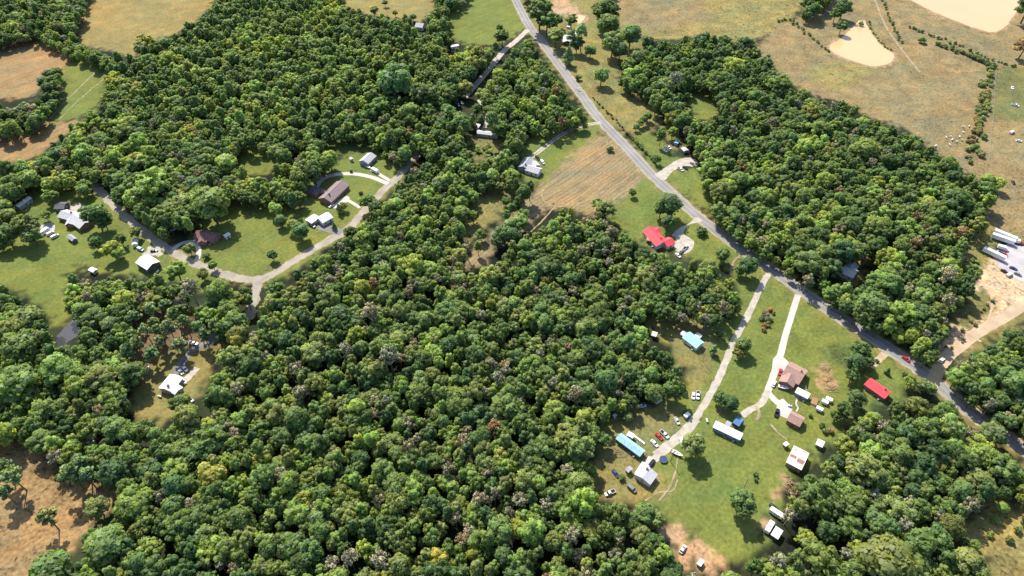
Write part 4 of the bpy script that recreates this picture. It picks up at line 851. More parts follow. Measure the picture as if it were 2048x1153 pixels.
def ico(sub):
    b = bmesh.new(); bmesh.ops.create_icosphere(b, subdivisions=sub, radius=1); v = np.array([p.co[:] for p in b.verts]); f = [[q.index for q in p.verts] for p in b.faces]; b.free(); return v, np.array(f)
ICO1 = ico(1)
def unit(v): return v/np.maximum(np.linalg.norm(v, axis=-1, keepdims=True), 1e-6)
class Tree:
    def __init__(s, seed): s.g = np.random.default_rng(seed); s.V = []; s.Fq = []; s.Ft = []; s.Cc = []; s.Nn = []; s.n = 0; s.tr = MB()
    def add(s, v, f, c, nn):
        s.Nn.append(nn); s.V.append(v); (s.Fq if f.shape[1] == 4 else s.Ft).append(f+s.n); s.Cc.append(np.broadcast_to(c, (len(v), 3))); s.n += len(v)
    def lobe(s, c, r, leaves, size, sq=.85, tint=.10, tilt=.55, core=.86):
        g = s.g; v, f = ICO1
        k = 1+g.normal(0, tint); hue = g.normal(0, tint*.35)
        col = np.array([k*(1+hue), k, k*(1-hue)])
        s.add(c+v*(r*core)*(1+g.normal(0, .10, (len(v), 1)))*np.array([1, 1, sq]), f, col*.9, v)
        d = unit(g.normal(0, 1, (leaves, 3))); d[:, 2] = np.where(d[:, 2] < -.35, -d[:, 2], d[:, 2])
        p = c+d*r*np.array([1, 1, sq])*g.uniform(.88, 1.16, (leaves, 1))
        n = unit(d+g.normal(0, tilt, (leaves, 3))); u = unit(np.cross(n, g.normal(0, 1, (leaves, 3)))); w = np.cross(n, u)
        a = (size*g.uniform(.6, 1.35, (leaves, 1)))/2
        q = np.stack([p-u*a-w*a*.8, p+u*a*1.1-w*a*.7, p+u*a+w*a*.9, p-u*a*.9+w*a], 1).reshape(-1, 3)
        lc = col*(1+g.normal(0, .07, (leaves, 1))); lc = np.repeat(lc, 4, 0)
        s.Nn.append(np.repeat(unit(d*1.0+n*.55+np.array([0, 0, .25])), 4, 0)); s.V.append(q); s.Fq.append(np.arange(leaves*4).reshape(-1, 4)+s.n); s.Cc.append(lc); s.n += len(q)
    def crown(s, name, m):
        V_ = np.concatenate(s.V); fs = [x.tolist() for q in (s.Ft, s.Fq) for arr in q for x in arr]
        me = bpy.data.meshes.new(name); me.from_pydata(V_.tolist(), [], fs); me.materials.append(m)
        a = me.attributes.new('clump', 'FLOAT_COLOR', 'POINT'); c4 = np.ones((len(V_), 4)); c4[:, :3] = np.clip(np.concatenate(s.Cc), .3, 1.9); a.data.foreach_set('color', c4.ravel())
        me.polygons.foreach_set('use_smooth', np.ones(len(fs), bool)); me.update()
        me.normals_split_custom_set_from_vertices(np.concatenate(s.Nn).tolist()); return me
KIND = {}          # kind -> list of (crown mesh, trunk mesh, crown-centre height, radius)
def reg(kind, T, zc, r, m, bark): KIND.setdefault(kind, []).append((T.crown(kind+'_crown', m), T.tr.mesh(kind+'_trunk', bark), zc, r))
for v in range(6):                                     # broad domed crowns, r about 4.6
    T = Tree(100+v); g = T.g; n = [20, 23, 17, 26, 21, 18][v]
    for i in range(n):
        t = (i+.5)/n; phi = i*2.39996+g.uniform(-.4, .4); zz = 1-1.75*t; rr = math.sqrt(max(0, 1-zz*zz*.95))
        k = g.uniform(.72, 1.08)
        c = np.array([math.cos(phi)*rr*3.3*k, math.sin(phi)*rr*3.3*k, 9.0+zz*4.0*k+g.normal(0, .3)])
        T.lobe(c, g.uniform(1.25, 2.1), 56, .78)
    T.lobe(np.array([0, 0, 9.0]), 2.7, 20, .9, 1.3)
    T.tr.tube((0, 0, 0), (g.normal(0, .2), g.normal(0, .2), 9.6), .34, .16, 6)
    for k in range(4):
        a = k*1.57+g.uniform(-.4, .4); T.tr.tube((0, 0, 5+k*.7), (2.3*math.cos(a), 2.3*math.sin(a), 9+k*.5), .14, .05, 5)
    reg('broadleaf_tree', T, 9.2, 4.8, M_leaf, M_bark)
for v in range(4):                                     # broad feathery crowns: many small sprays on long limbs
    T = Tree(150+v); g = T.g; n = [46, 38, 52, 42][v]; ax = g.uniform(.85, 1.2)
    for i in range(n):
        t = (i+.5)/n; phi = i*2.39996+g.uniform(-.5, .5); zz = 1-1.7*t; rr = math.sqrt(max(0, 1-zz*zz*.95)); k = g.uniform(.55, 1.12)
        c = np.array([math.cos(phi)*rr*3.9*k*ax, math.sin(phi)*rr*3.9*k/ax, 9.0+zz*4.3*k+g.normal(0, .4)])
        T.lobe(c, g.uniform(.65, 1.25), 30, .70, .75, .10, .9)
    T.lobe(np.array([0, 0, 8.6]), 2.2, 20, .9, 1.3)
    T.tr.tube((0, 0, 0), (g.normal(0, .3), g.normal(0, .3), 10), .33, .12, 6)
    for k in range(6):
        a = k*1.05+g.uniform(-.4, .4); T.tr.tube((0, 0, 4.5+k*.6), (3*math.cos(a), 3*math.sin(a), 8.5+k*.6), .13, .04, 5)
    reg('broadleaf_tree', T, 9.2, 4.8, M_leaf, M_bark)
for v in range(5):                                     # narrow rounded crowns, r about 2.6
    T = Tree(200+v); g = T.g; n = [17, 15, 19, 16, 14][v]; hh = [7.0, 6.2, 7.6, 5.8, 6.8][v]
    for i in range(n):
        t = (i+.5)/n; phi = i*2.39996+g.uniform(-.4, .4); z0 = 6.6+hh*t
        rr = 1.75*math.sin(math.pi*min(1, .22+.60*t))**.7*g.uniform(.75, 1.1)
        if t > .94: rr *= .5
        T.lobe(np.array([math.cos(phi)*rr, math.sin(phi)*rr, z0]), g.uniform(.9, 1.35)*(1-.22*t), 40, .62, 1.15, .09, .4)
    T.lobe(np.array([0, 0, 9.4]), 1.8, 16, .7, 1.9, .05)
    T.tr.tube((0, 0, 0), (0, 0, 9.5), .24, .1, 6)
    for k in range(3): a = k*2.1; T.tr.tube((0, 0, 5.5+k), (1.2*math.cos(a), 1.2*math.sin(a), 8.2+k), .08, .04, 5)
    reg('slender_tree', T, 10.2, 2.8, M_leaf, M_bark)
for v in range(3):                                     # pines: bare stem, loose tufted crown
    T = Tree(300+v); g = T.g; lean = g.normal(0, .5, 2)
    top = 15.0
    T.tr.tube((0, 0, 0), (lean[0], lean[1], 13.5), .27, .1, 7)
    for i in range(15):
        a = i*2.4+g.uniform(-.5, .5); z0 = 8.6+5.2*(i/15)+g.normal(0, .3); L0 = (3.1-1.9*(i/15))*g.uniform(.6, 1.15)
        e = np.array([lean[0]*z0/13.5+math.cos(a)*L0, lean[1]*z0/13.5+math.sin(a)*L0, z0+.5])
        T.tr.tube((lean[0]*z0/13.5, lean[1]*z0/13.5, z0-.3), tuple(e), .07, .03, 4)
        T.lobe(e, g.uniform(.75, 1.15), 40, .62, .62, .10, .9)
        if i % 2: T.lobe(e*[.55, .55, 1]+[0, 0, .25], g.uniform(.6, .9), 26, .6, .6, .1, .9)
    T.lobe(np.array([lean[0], lean[1], 14]), 1.0, 40, .6, .9)
    reg('pine_tree', T, 11.5, 3.4, M_needle, M_barkp)
for v in range(3):                                     # half bare grey crowns
    T = Tree(400+v); g = T.g
    T.tr.tube((0, 0, 0), (0, 0, 8), .25, .13, 6)
    for i in range(11):
        a = i*2.4+g.uniform(-.4, .4); z0 = 5.5+.35*i; L0 = g.uniform(1.6, 2.9)*(1-.035*i)
        e = np.array([math.cos(a)*L0, math.sin(a)*L0, z0+g.uniform(2.2, 3.4)])
        T.tr.tube((0, 0, z0), tuple(e), .11, .03, 5)
        for k in range(4):
            e2 = e+g.normal(0, .8, 3)+[0, 0, .7]; T.tr.tube(tuple(e*.7+np.array([0, 0, z0])*.3), tuple(e2), .045, .015, 4, False)
        T.lobe(e+[0, 0, .2], g.uniform(.7, 1.1), 46, .42, .9, .12, 1.6, .35); T.lobe(e*.6+np.array([0, 0, z0+1.6])*.4, g.uniform(.6, .9), 26, .42, .9, .12, 1.6, .3)
    reg('bare_tree', T, 9.8, 3.0, M_twig, M_barkg)
for v in range(3):                                     # shrubs
    T = Tree(500+v); g = T.g
    for i in range(7):
        a = i*2.4; rr = .9*math.sqrt((i+.3)/7); T.lobe(np.array([math.cos(a)*rr, math.sin(a)*rr, 1.0+g.uniform(-.2, .35)]), g.uniform(.5, .75), 34, .42, .9, .12)
    for k in range(3): T.tr.tube((0, 0, 0), (.4*math.cos(k*2.1), .4*math.sin(k*2.1), .9), .07, .04, 5)
    reg('shrub', T, 1.0, 1.5, M_leaf, M_bark)
for v in range(2):                                     # small conical conifers
    T = Tree(600+v); g = T.g
    for i in range(11):
        t = i/11; a = i*2.4; rr = 1.25*(1-t)*.8; T.lobe(np.array([math.cos(a)*rr, math.sin(a)*rr, .9+4.6*t]), .85*(1-t)+.25, 36, .42, 1.1, .08)
    T.tr.tube((0, 0, 0), (0, 0, 4.6), .12, .05, 5)
    reg('cedar_tree', T, 2.8, 1.6, M_needle, M_bark)

TINT = {'dark green': (.098, .150, .058), 'deep green': (.128, .186, .064), 'mid green': (.158, .212, .070), 'olive green': (.195, .226, .082), 'light green': (.215, .285, .082),
        'yellow-green': (.255, .292, .074), 'golden yellow': (.29, .295, .085), 'grey-brown': (.225, .212, .128), 'rusty brown': (.25, .175, .09)}
TINT = {k: tuple(x*y for x, y in zip(v, (1.28, 1.31, 1.32))) for k, v in TINT.items()}
LAND = [((1320, 472), 'the red-roofed long house'), ((1758, 775), 'the red-roofed cottage'), ((1387, 680), 'the turquoise-roofed house'), ((1262, 888), 'the long blue-roofed mobile home'), ((1290, 950), 'the white and grey roofed house'),
 ((1457, 862), 'the long white mobile home'), ((1592, 748), 'the large brown-roofed house'), ((1592, 836), 'the brown-roofed garage'), ((1597, 915), 'the rust striped barn'), ((1554, 1067), 'the square white carport'),
 ((345, 768), 'the lower left white-roofed house'), ((293, 523), 'the white barn'), ((412, 475), 'the maroon-roofed house'), ((150, 432), 'the grey L-shaped house'), ((660, 382), 'the house with U-shaped drive'),
 ((640, 437), 'the white-roofed carport house'), ((736, 315), 'the small grey barn'), ((1065, 330), 'the house beside the tan field'), ((972, 262), 'the mobile home among trees'), ((1143, 72), 'the house near the road top'),
 ((842, 45), 'the house at the top edge'), ((1703, 537), 'the house inside the east wood'), ((2005, 480), 'the white semi-trailers'), ((1720, 90), 'the smaller muddy pond'), ((1940, 30), 'the largest muddy pond'),
 ((135, 672), 'the little dark pond'), ((510, 568), 'the lane fork'), ((1885, 735), 'the dirt track junction'), ((1385, 1100), 'the orange dirt patch'), ((1170, 350), 'the tan hay field'), ((90, 1050), 'the brown stubble field'),
 ((1030, 455), 'the dark tree island'), ((280, 50), 'the golden field'), ((1360, 330), 'the concrete pad'), ((120, 190), 'the green strip'), ((1960, 1100), 'the lower right pasture'), ((975, 130), 'the park drive')]
LPX = np.array([p for p, _ in LAND], float)
ONES = ['', 'second', 'third', 'fourth', 'fifth', 'sixth', 'seventh', 'eighth', 'ninth', 'tenth', 'eleventh', 'twelfth', 'thirteenth', 'fourteenth', 'fifteenth', 'sixteenth', 'seventeenth', 'eighteenth', 'nineteenth', 'twentieth']
TENS = ['twenty', 'thirty', 'forty', 'fifty']
ORD = ['nearest']+[o+' nearest' for o in ONES[1:]]
for t_ in TENS: ORD += [t_+'-'+o+' nearest' for o in ['first']+ONES[1:9]]+[{'twenty': 'thirtieth', 'thirty': 'fortieth', 'forty': 'fiftieth', 'fifty': 'sixtieth'}[t_]+' nearest']
used = {}
def describe(items, noun):                            # items: list of dicts with px, tint -> labels that single each out
    grp = {}
    for it in items:
        d = LPX-np.array(it['px']); k = int(np.argmin(np.hypot(*d.T))); dx, dy = -d[k]
        way = ('right of' if dx > 0 else 'left of') if abs(dx) > abs(dy) else ('below' if dy > 0 else 'above')
        grp.setdefault((it['tint'], noun, way, k), []).append((math.hypot(dx, dy), it))
    for (tn, nn, way, k), L_ in grp.items():
        for i, (_, it) in enumerate(sorted(L_, key=lambda q: q[0])):
            tail = '' if len(L_) == 1 else (', '+ORD[i]+' such one' if i < len(ORD) else ', beyond the nearer ones')
            it['label'] = f'{tn} {nn} {way} {LAND[k][1]}{tail}'
NOUN = {'broadleaf_tree': 'broadleaf tree', 'slender_tree': 'slender tree', 'pine_tree': 'tufted pine', 'bare_tree': 'half-bare tree', 'shrub': 'shrub', 'cedar_tree': 'conical cedar'}
GRP = {'broadleaf_tree': 'broadleaf trees of woods and yards', 'slender_tree': 'slender round-topped trees of the woods', 'pine_tree': 'tall pines with bare stems', 'bare_tree': 'half-bare grey and brown trees', 'shrub': 'shrubs along fences and fields', 'cedar_tree': 'small conical evergreens'}
CAT = {'shrub': 'shrub'}
def jit(tn, g, k=.10):
    c = np.array(TINT[tn]); b = 1+g.normal(0, k); h = g.normal(0, .05); return (float(c[0]*b*(1+h)), float(c[1]*b), float(c[2]*b*(1-h)))
def plant(kind, px, py, rpx, tint, var=None, tall=1.0):
    ms = KIND[kind]; var = int(rng.integers(len(ms))) if var is None else var % len(ms)
    sc = rpx/SC(py)/ms[var][3]; zc = ms[var][2]*sc*tall
    for _ in range(2):
        g = G(px, py, zc)
    return dict(kind=kind, px=(px, py), tint=tint, var=var, s=sc, tall=tall, xy=g, rot=float(rng.uniform(0, 6.28)))
D_, DP, MG, OL, LG, YG, GY, GB, RB = 'dark green', 'deep green', 'mid green', 'olive green', 'light green', 'yellow-green', 'golden yellow', 'grey-brown', 'rusty brown'
bl, sl_, pn_, sh, cd, br = 'broadleaf_tree', 'slender_tree', 'pine_tree', 'shrub', 'cedar_tree', 'bare_tree'
LONE = [  # kind, crown centre px, crown radius px, colour
 (bl, 545, 510, 11, D_), (bl, 1486, 688, 17, DP), (bl, 1478, 706, 12, OL), (bl, 1388, 890, 25, OL), (bl, 1487, 1008, 28, MG), (bl, 1442, 795, 16, DP), (bl, 1462, 806, 17, D_), (bl, 1440, 670, 9, MG), (cd, 1428, 700, 8, DP),
 (bl, 1203, 150, 13, MG), (cd, 1137, 112, 9, DP), (sh, 1157, 156, 6, D_), (bl, 1154, 86, 12, DP), (bl, 1181, 102, 10, DP), (bl, 1112, 70, 15, OL), (bl, 1080, 22, 22, D_), (bl, 1094, 40, 18, DP), (bl, 1115, 40, 10, DP), (bl, 1143, 40, 11, OL), (bl, 1210, 22, 21, DP), (bl, 1216, 48, 18, D_), (bl, 1226, 84, 18, MG), (bl, 1262, 68, 17, DP), (bl, 1240, 100, 14, D_), (pn_, 1164, 62, 10, LG),
 (bl, 1068, 250, 13, LG), (bl, 1340, 408, 24, D_), (bl, 1322, 418, 15, DP), (bl, 1337, 444, 15, DP), (sh, 1404, 464, 12, DP), (bl, 1446, 508, 15, DP), (bl, 1498, 532, 20, D_), (bl, 1480, 540, 12, DP),
 (bl, 1722, 700, 20, DP), (bl, 1712, 724, 20, D_), (bl, 1736, 722, 14, DP), (bl, 1706, 750, 16, D_), (bl, 1716, 798, 20, DP), (bl, 1688, 820, 17, D_), (bl, 1672, 830, 12, DP),
 (bl, 378, 497, 12, MG), (sh, 412, 512, 9, D_), (bl, 188, 428, 27, DP), (bl, 205, 440, 18, D_), (bl, 52, 450, 26, MG), (bl, 62, 470, 20, DP), (bl, 90, 430, 11, MG), (bl, 100, 392, 14, LG), (bl, 222, 496, 18, YG), (bl, 235, 506, 14, LG), (bl, 190, 484, 13, DP), (bl, 240, 478, 13, D_), (bl, 270, 464, 12, OL), (bl, 352, 540, 22, LG), (bl, 600, 462, 17, DP), (bl, 586, 450, 13, OL), (bl, 550, 418, 14, LG), (bl, 562, 440, 12, DP), (bl, 594, 396, 16, MG), (sh, 590, 402, 9, RB),
 (bl, 98, 150, 14, D_), (bl, 112, 146, 13, DP), (bl, 88, 164, 13, D_), (bl, 106, 164, 14, DP), (bl, 108, 176, 9, DP),
 (pn_, 24, 952, 20, MG), (pn_, 4, 938, 18, DP), (pn_, 8, 985, 14, DP), (pn_, 92, 1034, 19, OL), (pn_, 140, 946, 22, DP), (pn_, 158, 928, 20, DP), (pn_, 170, 950, 18, MG), (bl, 60, 800, 26, LG),
 (bl, 290, 82, 17, GY), (bl, 282, 96, 15, OL), (bl, 1004, 72, 15, DP), (sh, 1220, 298, 8, DP), (bl, 1265, 385, 8, DP), (bl, 1314, 318, 9, D_), (bl, 880, 30, 18, D_), (bl, 866, 38, 14, DP), (bl, 826, 34, 7, DP), (bl, 900, 6, 14, D_),
 (bl, 1008, 466, 20, DP), (bl, 1024, 452, 19, MG), (bl, 1040, 444, 17, LG), (bl, 1046, 430, 13, MG), (bl, 996, 482, 15, D_), (bl, 1024, 470, 18, D_), (bl, 1210, 418, 20, OL), (bl, 1195, 408, 13, LG),
 (sh, 1512, 950, 6, DP), (sh, 1512, 960, 5, D_), (sh, 1621, 832, 5, DP), (sh, 1645, 852, 7, D_), (sh, 1650, 862, 7, DP), (sh, 1662, 862, 7, RB), (bl, 1256, 834, 10, OL), (bl, 1207, 880, 17, MG), (sh, 1243, 955, 8, LG), (sh, 1370, 826, 6, DP),
 (sh, 1754, 722, 5, D_), (cd, 1776, 742, 5, D_), (sh, 1810, 748, 7, DP), (bl, 1822, 764, 14, LG), (bl, 1848, 770, 14, OL), (bl, 1862, 778, 12, MG), (sh, 722, 386, 5, D_), (cd, 678, 418, 7, OL), (bl, 686, 412, 9, OL), (cd, 668, 452, 5, DP),
 (bl, 1620, 6, 17, D_), (bl, 1640, 2, 12, DP), (bl, 1672, 28, 12, DP), (bl, 1688, 14, 17, D_), (bl, 1684, 52, 12, DP), (bl, 2060, 12, 24, DP), (bl, 2052, 90, 20, RB), (bl, 1976, 360, 14, LG), (bl, 1998, 366, 13, YG), (sh, 1844, 80, 9, DP), (sh, 1722, 48, 6, OL),
 (bl, 770, 6, 6, DP), (bl, 790, 26, 6, OL), (bl, 748, 20, 9, OL), (sh, 702, 343, 4, D_), (bl, 996, 148, 12, YG), (bl, 964, 190, 14, LG), (pn_, 985, 240, 15, MG), (bl, 930, 176, 16, OL),
 (bl, 1296, 232, 9, DP), (bl, 1288, 240, 9, D_), (bl, 1280, 246, 8, DP), (bl, 1272, 254, 7, DP), (bl, 1344, 236, 15, YG), (bl, 1346, 264, 12, LG), (bl, 1385, 280, 14, MG),
 (bl, 1290, 1028, 24, DP), (bl, 1310, 1040, 20, MG), (bl, 1262, 1045, 20, DP), (bl, 1280, 1070, 20, OL), (bl, 1212, 1020, 14, MG), (bl, 368, 800, 14, DP), (bl, 352, 808, 16, MG), (bl, 380, 820, 14, LG),
 (bl, 700, 465, 14, D_), (bl, 735, 402, 17, DP), (bl, 752, 412, 16, D_), (bl, 1000, 55, 8, DP), (pn_, 1142, 72, 8, MG), (bl, 425, 530, 10, LG), (bl, 405, 548, 12, OL), (bl, 1950, 1090, 12, MG), (bl, 1930, 1085, 12, DP), (bl, 2005, 1015, 12, LG), (sh, 1990, 1040, 10, LG), (sh, 2020, 1080, 9, OL), (sh, 2036, 1060, 9, MG), (sh, 1980, 1070, 8, LG)]
BIG = [(300, 372, 36, LG), (272, 398, 23, LG), (322, 432, 24, MG), (420, 408, 35, MG), (385, 425, 21, DP), (167, 308, 23, LG), (203, 280, 18, DP), (57, 360, 21, LG), (453, 327, 22, LG), (555, 305, 19, MG), (790, 160, 34, DP), (850, 190, 30, DP), (820, 225, 22, MG), (760, 215, 22, DP),
 (83, 885, 26, MG), (267, 1008, 34, LG), (194, 1015, 24, OL), (411, 891, 38, DP), (354, 945, 32, LG), (417, 851, 18, YG), (297, 1099, 27, LG), (214, 1089, 40, MG), (100, 1140, 40, DP), (1171, 833, 22, YG), (1134, 875, 32, OL), (1084, 898, 30, DP), (1181, 1059, 23, GY), (1091, 942, 25, MG), (1161, 968, 29, MG),
 (1834, 818, 27, OL), (1690, 890, 23, YG), (1726, 938, 36, OL), (1628, 982, 34, MG), (1664, 1010, 28, DP), (1880, 965, 23, MG), (1803, 1025, 32, OL), (1857, 1022, 19, YG), (1610, 1075, 20, YG), (1640, 1118, 40, MG), (1776, 1122, 50, OL), (1870, 1079, 33, MG), (1937, 1125, 34, OL), (1987, 868, 25, OL), (2004, 935, 32, MG), (1760, 960, 26, MG), (1700, 1060, 30, DP),
 (922, 427, 18, MG), (549, 577, 21, DP), (542, 606, 17, GY), (762, 547, 21, LG), (629, 707, 28, OL), (865, 674, 20, LG), (660, 590, 26, DP), (900, 600, 20, LG), (1140, 560, 22, DP), (1190, 600, 24, DP), (1080, 640, 22, MG),
 (1819, 461, 25, LG), (1916, 403, 28, DP), (1776, 507, 17, YG), (1616, 528, 28, MG), (1690, 602, 17, YG), (1743, 611, 30, MG), (1803, 629, 32, LG), (1799, 674, 15, YG), (1404, 82, 18, D_), (1491, 92, 20, D_), (1447, 86, 17, DP), (1467, 133, 21, YG), (1331, 173, 18, OL), (1334, 213, 16, D_), (1424, 337, 25, LG), (1257, 130, 16, MG), (1277, 117, 17, MG), (1560, 170, 24, DP), (1640, 260, 24, MG), (1730, 300, 26, DP), (1850, 350, 24, DP),
 (40, 690, 34, MG), (60, 640, 28, OL), (30, 770, 40, MG), (120, 740, 34, LG), (200, 760, 30, OL), (250, 600, 24, YG), (190, 640, 26, MG), (470, 600, 20, OL)]
BIG += [(982, 352, 17, LG), (1000, 374, 12, OL), (1018, 340, 11, MG), (946, 432, 13, MG), (1012, 402, 10, DP), (922, 405, 16, MG), (962, 470, 12, DP), (935, 384, 15, DP), (1014, 292, 12, OL)]
BIG += [(10, 470, 21, DP), (14, 432, 18, MG), (166, 372, 15, DP), (180, 350, 15, DP), (140, 352, 15, MG)]
LONE = [(k_, x_, y_, r_*(1.22 if 1075 < x_ < 1290 and y_ < 165 else 1), t_) for k_, x_, y_, r_, t_ in LONE]
LONE += [(bl, *b_) for b_ in BIG]
LONE += [(br, 742, 624, 17, GB), (br, 779, 711, 20, GB), (br, 692, 701, 15, GB), (br, 1144, 1072, 19, GB), (br, 1896, 551, 16, GB), (br, 1896, 601, 15, GB), (br, 1351, 157, 13, GB), (br, 600, 785, 16, GB), (br, 760, 1120, 20, GB), (br, 700, 1115, 18, GB), (br, 1150, 790, 16, GB), (br, 380, 575, 17, GB), (br, 1040, 1000, 16, GB)]
def along(P, step, r, kind, tints, jitter=2):
    P = np.array(P, float); L_ = np.concatenate([[0], np.cumsum(np.hypot(*np.diff(P, axis=0).T))]); out = []
    for s in np.arange(0, L_[-1]+.1, step):
        s += rng.normal(0, step*.2); out.append((kind, float(np.interp(s, L_, P[:, 0])+rng.normal(0, jitter)), float(np.interp(s, L_, P[:, 1])+rng.normal(0, jitter*.6)), float(r*rng.uniform(.7, 1.25)), tints[int(rng.integers(len(tints)))]))
    return out
LONE += along([(118, 78), (150, 92), (190, 108), (228, 126)], 9, 8, bl, [D_, DP], 1.5)
LONE += along([(-20, 262), (20, 250), (60, 238), (92, 222), (102, 204)], 11, 11, bl, [D_, DP, DP], 3)
LONE += along([(-20, 236), (20, 226), (50, 220), (78, 214)], 12, 11, bl, [D_, DP, GB], 3)
LONE += along([(1186, 195), (1205, 215), (1232, 240), (1250, 262), (1262, 272)], 6, 3, sh, [D_, DP, RB], 1)
LONE += along([(1264, 276), (1285, 298), (1308, 322)], 4.5, 3.6, sh, [D_, DP], .7)
LONE += along([(1556, 44), (1576, 38), (1600, 52), (1630, 80), (1660, 104)], 6, 3.2, sh, [DP, OL, D_], 2)
LONE += along([(1768, 0), (1776, 28), (1790, 60), (1802, 84)], 5, 3, sh, [DP, D_], 1.5)
LONE += along([(1816, 52), (1850, 66), (1890, 80), (1930, 94), (1980, 118), (2040, 136)], 8, 3.4, sh, [D_, DP, OL], 2)
LONE += along([(1874, 86), (1896, 94), (1926, 104), (1956, 118), (1984, 130)], 6, 5.5, sh, [DP, OL, D_], 2)
LONE += along([(1985, 130), (1978, 170), (1972, 220)], 5, 6, sh, [OL, DP, OL], 3)
LONE += along([(1974, 150), (1966, 200), (1962, 240), (1950, 290), (1962, 320)], 5, 6.5, sh, [OL, OL, RB, GB, DP], 6)
LONE += along([(1968, 210), (1955, 260), (1940, 290), (1945, 325)], 6, 6, sh, [OL, RB, GB], 5)
LONE += along([(1738, 44), (1745, 66), (1760, 84), (1782, 100)], 6, 2.6, sh, [DP, OL], 1.5)
LONE += along([(1524, 640), (1532, 618), (1540, 650), (1530, 660), (1548, 626)], 7, 5.5, sh, [GB, RB, OL], 4)
LONE += along([(940, 290), (960, 300), (985, 296), (975, 318), (995, 330)], 6, 6, sh, [LG, OL, YG, LG], 5)
LONE += along([(1890, 700), (1910, 690), (1950, 640), (1990, 600)], 14, 4, sh, [OL, GB], 7)
LONE += along([(1940, 560), (1960, 545), (1950, 520), (1935, 540)], 7, 7, sh, [OL, LG, OL], 6)

# open-ground raster (picture survey) keeps crowns off fields, roofs and drives
gy_, gx_ = np.mgrid[0:577, 0:1024]; gx_ = gx_*2.0; gy_ = gy_*2.0
mask = np.zeros(gx_.shape, bool)
VERGE = [strip(ROADS[0][1], 17.0), strip(ROADS[1][1][2:], 9.5)]+[strip(P, 13.0) for n_, P, w, m in ROADS if n_ == 'park_drive']
for P in VERGE: mask |= inpoly(gx_, gy_, P)
for k, (col, rg, sw, P) in enumerate(COVER):
    if col is NEEDLE: continue
    mask |= inpoly(gx_, gy_, P)
for (nm, P, w, m) in ROADS: mask |= inpoly(gx_, gy_, strip(P, 8.5 if nm == 'wheel_track' else max(w*1.3, 5.5)))
for k_, p_, d_, *_r in V:
    hx, hy = abs(d_[0])*.6+13, abs(d_[1])*.6+14; mask |= (np.abs(gx_-p_[0]) < hx) & (np.abs(gy_-p_[1]-2) < hy)
for P in pad_px+[p for _, p, _ in PONDS]: mask |= inpoly(gx_, gy_, P)
def footprint_px(c, ang, hl, hw):
    out = []
    for a, b in ((-1, -1), (1, -1), (1, 1), (-1, 1)): out.append(PX(c[0]+math.cos(ang)*a*hl-math.sin(ang)*b*hw, c[1]+math.sin(ang)*a*hl+math.cos(ang)*b*hw, 2))
    return out
for c, ang, hl, hw in bfoot: mask |= inpoly(gx_, gy_, footprint_px(c, ang, hl+4.5, hw+4.5))
sparse = [np.array(P, float) for P in ([(250, 622), (300, 606), (360, 610), (420, 640), (440, 665), (400, 690), (330, 702), (280, 740), (240, 720)], )]
# candidate stems on a jittered lattice
stp = 4.4; ii, jj = np.meshgrid(np.arange(-164, 165), np.arange(0, 191)); cx = (ii+.5*(jj % 2))*stp; cy = 75+jj*stp*.87
cx = (cx+rng.uniform(-1.9, 1.9, cx.shape)).ravel(); cy = (cy+rng.uniform(-1.9, 1.9, cy.shape)).ravel()
px, py = PX(cx, cy, 10.5)
keep = (px > -190) & (px < 2240) & (py > -70) & (py < 1420); cx, cy, px, py = cx[keep], cy[keep], px[keep], py[keep]
zone_sl = inpoly(px, py, [(230, 30), (330, 70), (470, -80), (900, -80), (940, 120), (880, 200), (700, 220), (640, 300), (480, 280), (380, 240), (230, 210)])
zone_E = inpoly(px, py, [(1350, 330), (1400, 120), (1640, 170), (1980, 360), (1960, 700), (1800, 700), (1500, 500)])
zone_mid = inpoly(px, py, [(500, 620), (760, 480), (900, 420), (1200, 430), (1380, 700), (1250, 850), (1200, 1250), (450, 1250), (430, 850)])
zdark = inpoly(px, py, [(1010, 500), (1250, 480), (1360, 720), (1370, 800), (1180, 800), (1040, 760), (960, 720)]) | inpoly(px, py, [(640, 640), (780, 700), (900, 800), (1000, 830), (960, 880), (820, 860), (640, 800), (500, 780), (520, 640)]) | inpoly(px, py, [(700, 130), (940, 120), (920, 330), (760, 290)]) | inpoly(px, py, [(1250, 90), (1520, 80), (1640, 170), (1960, 350), (1900, 380), (1560, 230), (1330, 180)])
zlite = inpoly(px, py, [(560, 430), (900, 380), (930, 560), (760, 620), (560, 560)]) | inpoly(px, py, [(480, 880), (1180, 860), (1220, 1300), (420, 1300)]) | inpoly(px, py, [(780, 640), (1010, 560), (1010, 720), (880, 760)]) | inpoly(px, py, [(1390, 280), (1560, 290), (1640, 520), (1500, 480)])
dk = wob(px, py*1.4, 150, 21); yl = wob(px, py*1.4, 110, 22); gr = wob(px, py*1.4, 130, 23)
bigf = wob(px, py*1.4, 170, 24)
placed = [plant(*a, tall=(.74 if a[0] == bl else .85 if a[0] == pn_ and a[3] > 15 else 1.0)) for a in LONE]
bx = np.array([np.array(PX(*G(it['px'][0], it['px'][1], 0), 0)) for it in placed])
lx = np.array([it['xy'] for it in placed]); lr = np.array([it['s']*KIND[it['kind']][it['var']][3] for it in placed])
forest = []
order = rng.permutation(len(px)); cell = {}
def lookup(x, y):
    return mask[np.clip((np.asarray(y)/2).astype(int), 0, 576), np.clip((np.asarray(x)/2).astype(int), 0, 1023)]
far_edge = (px < -20) | (px > 2068) | (py < -15) | (py > 1170)
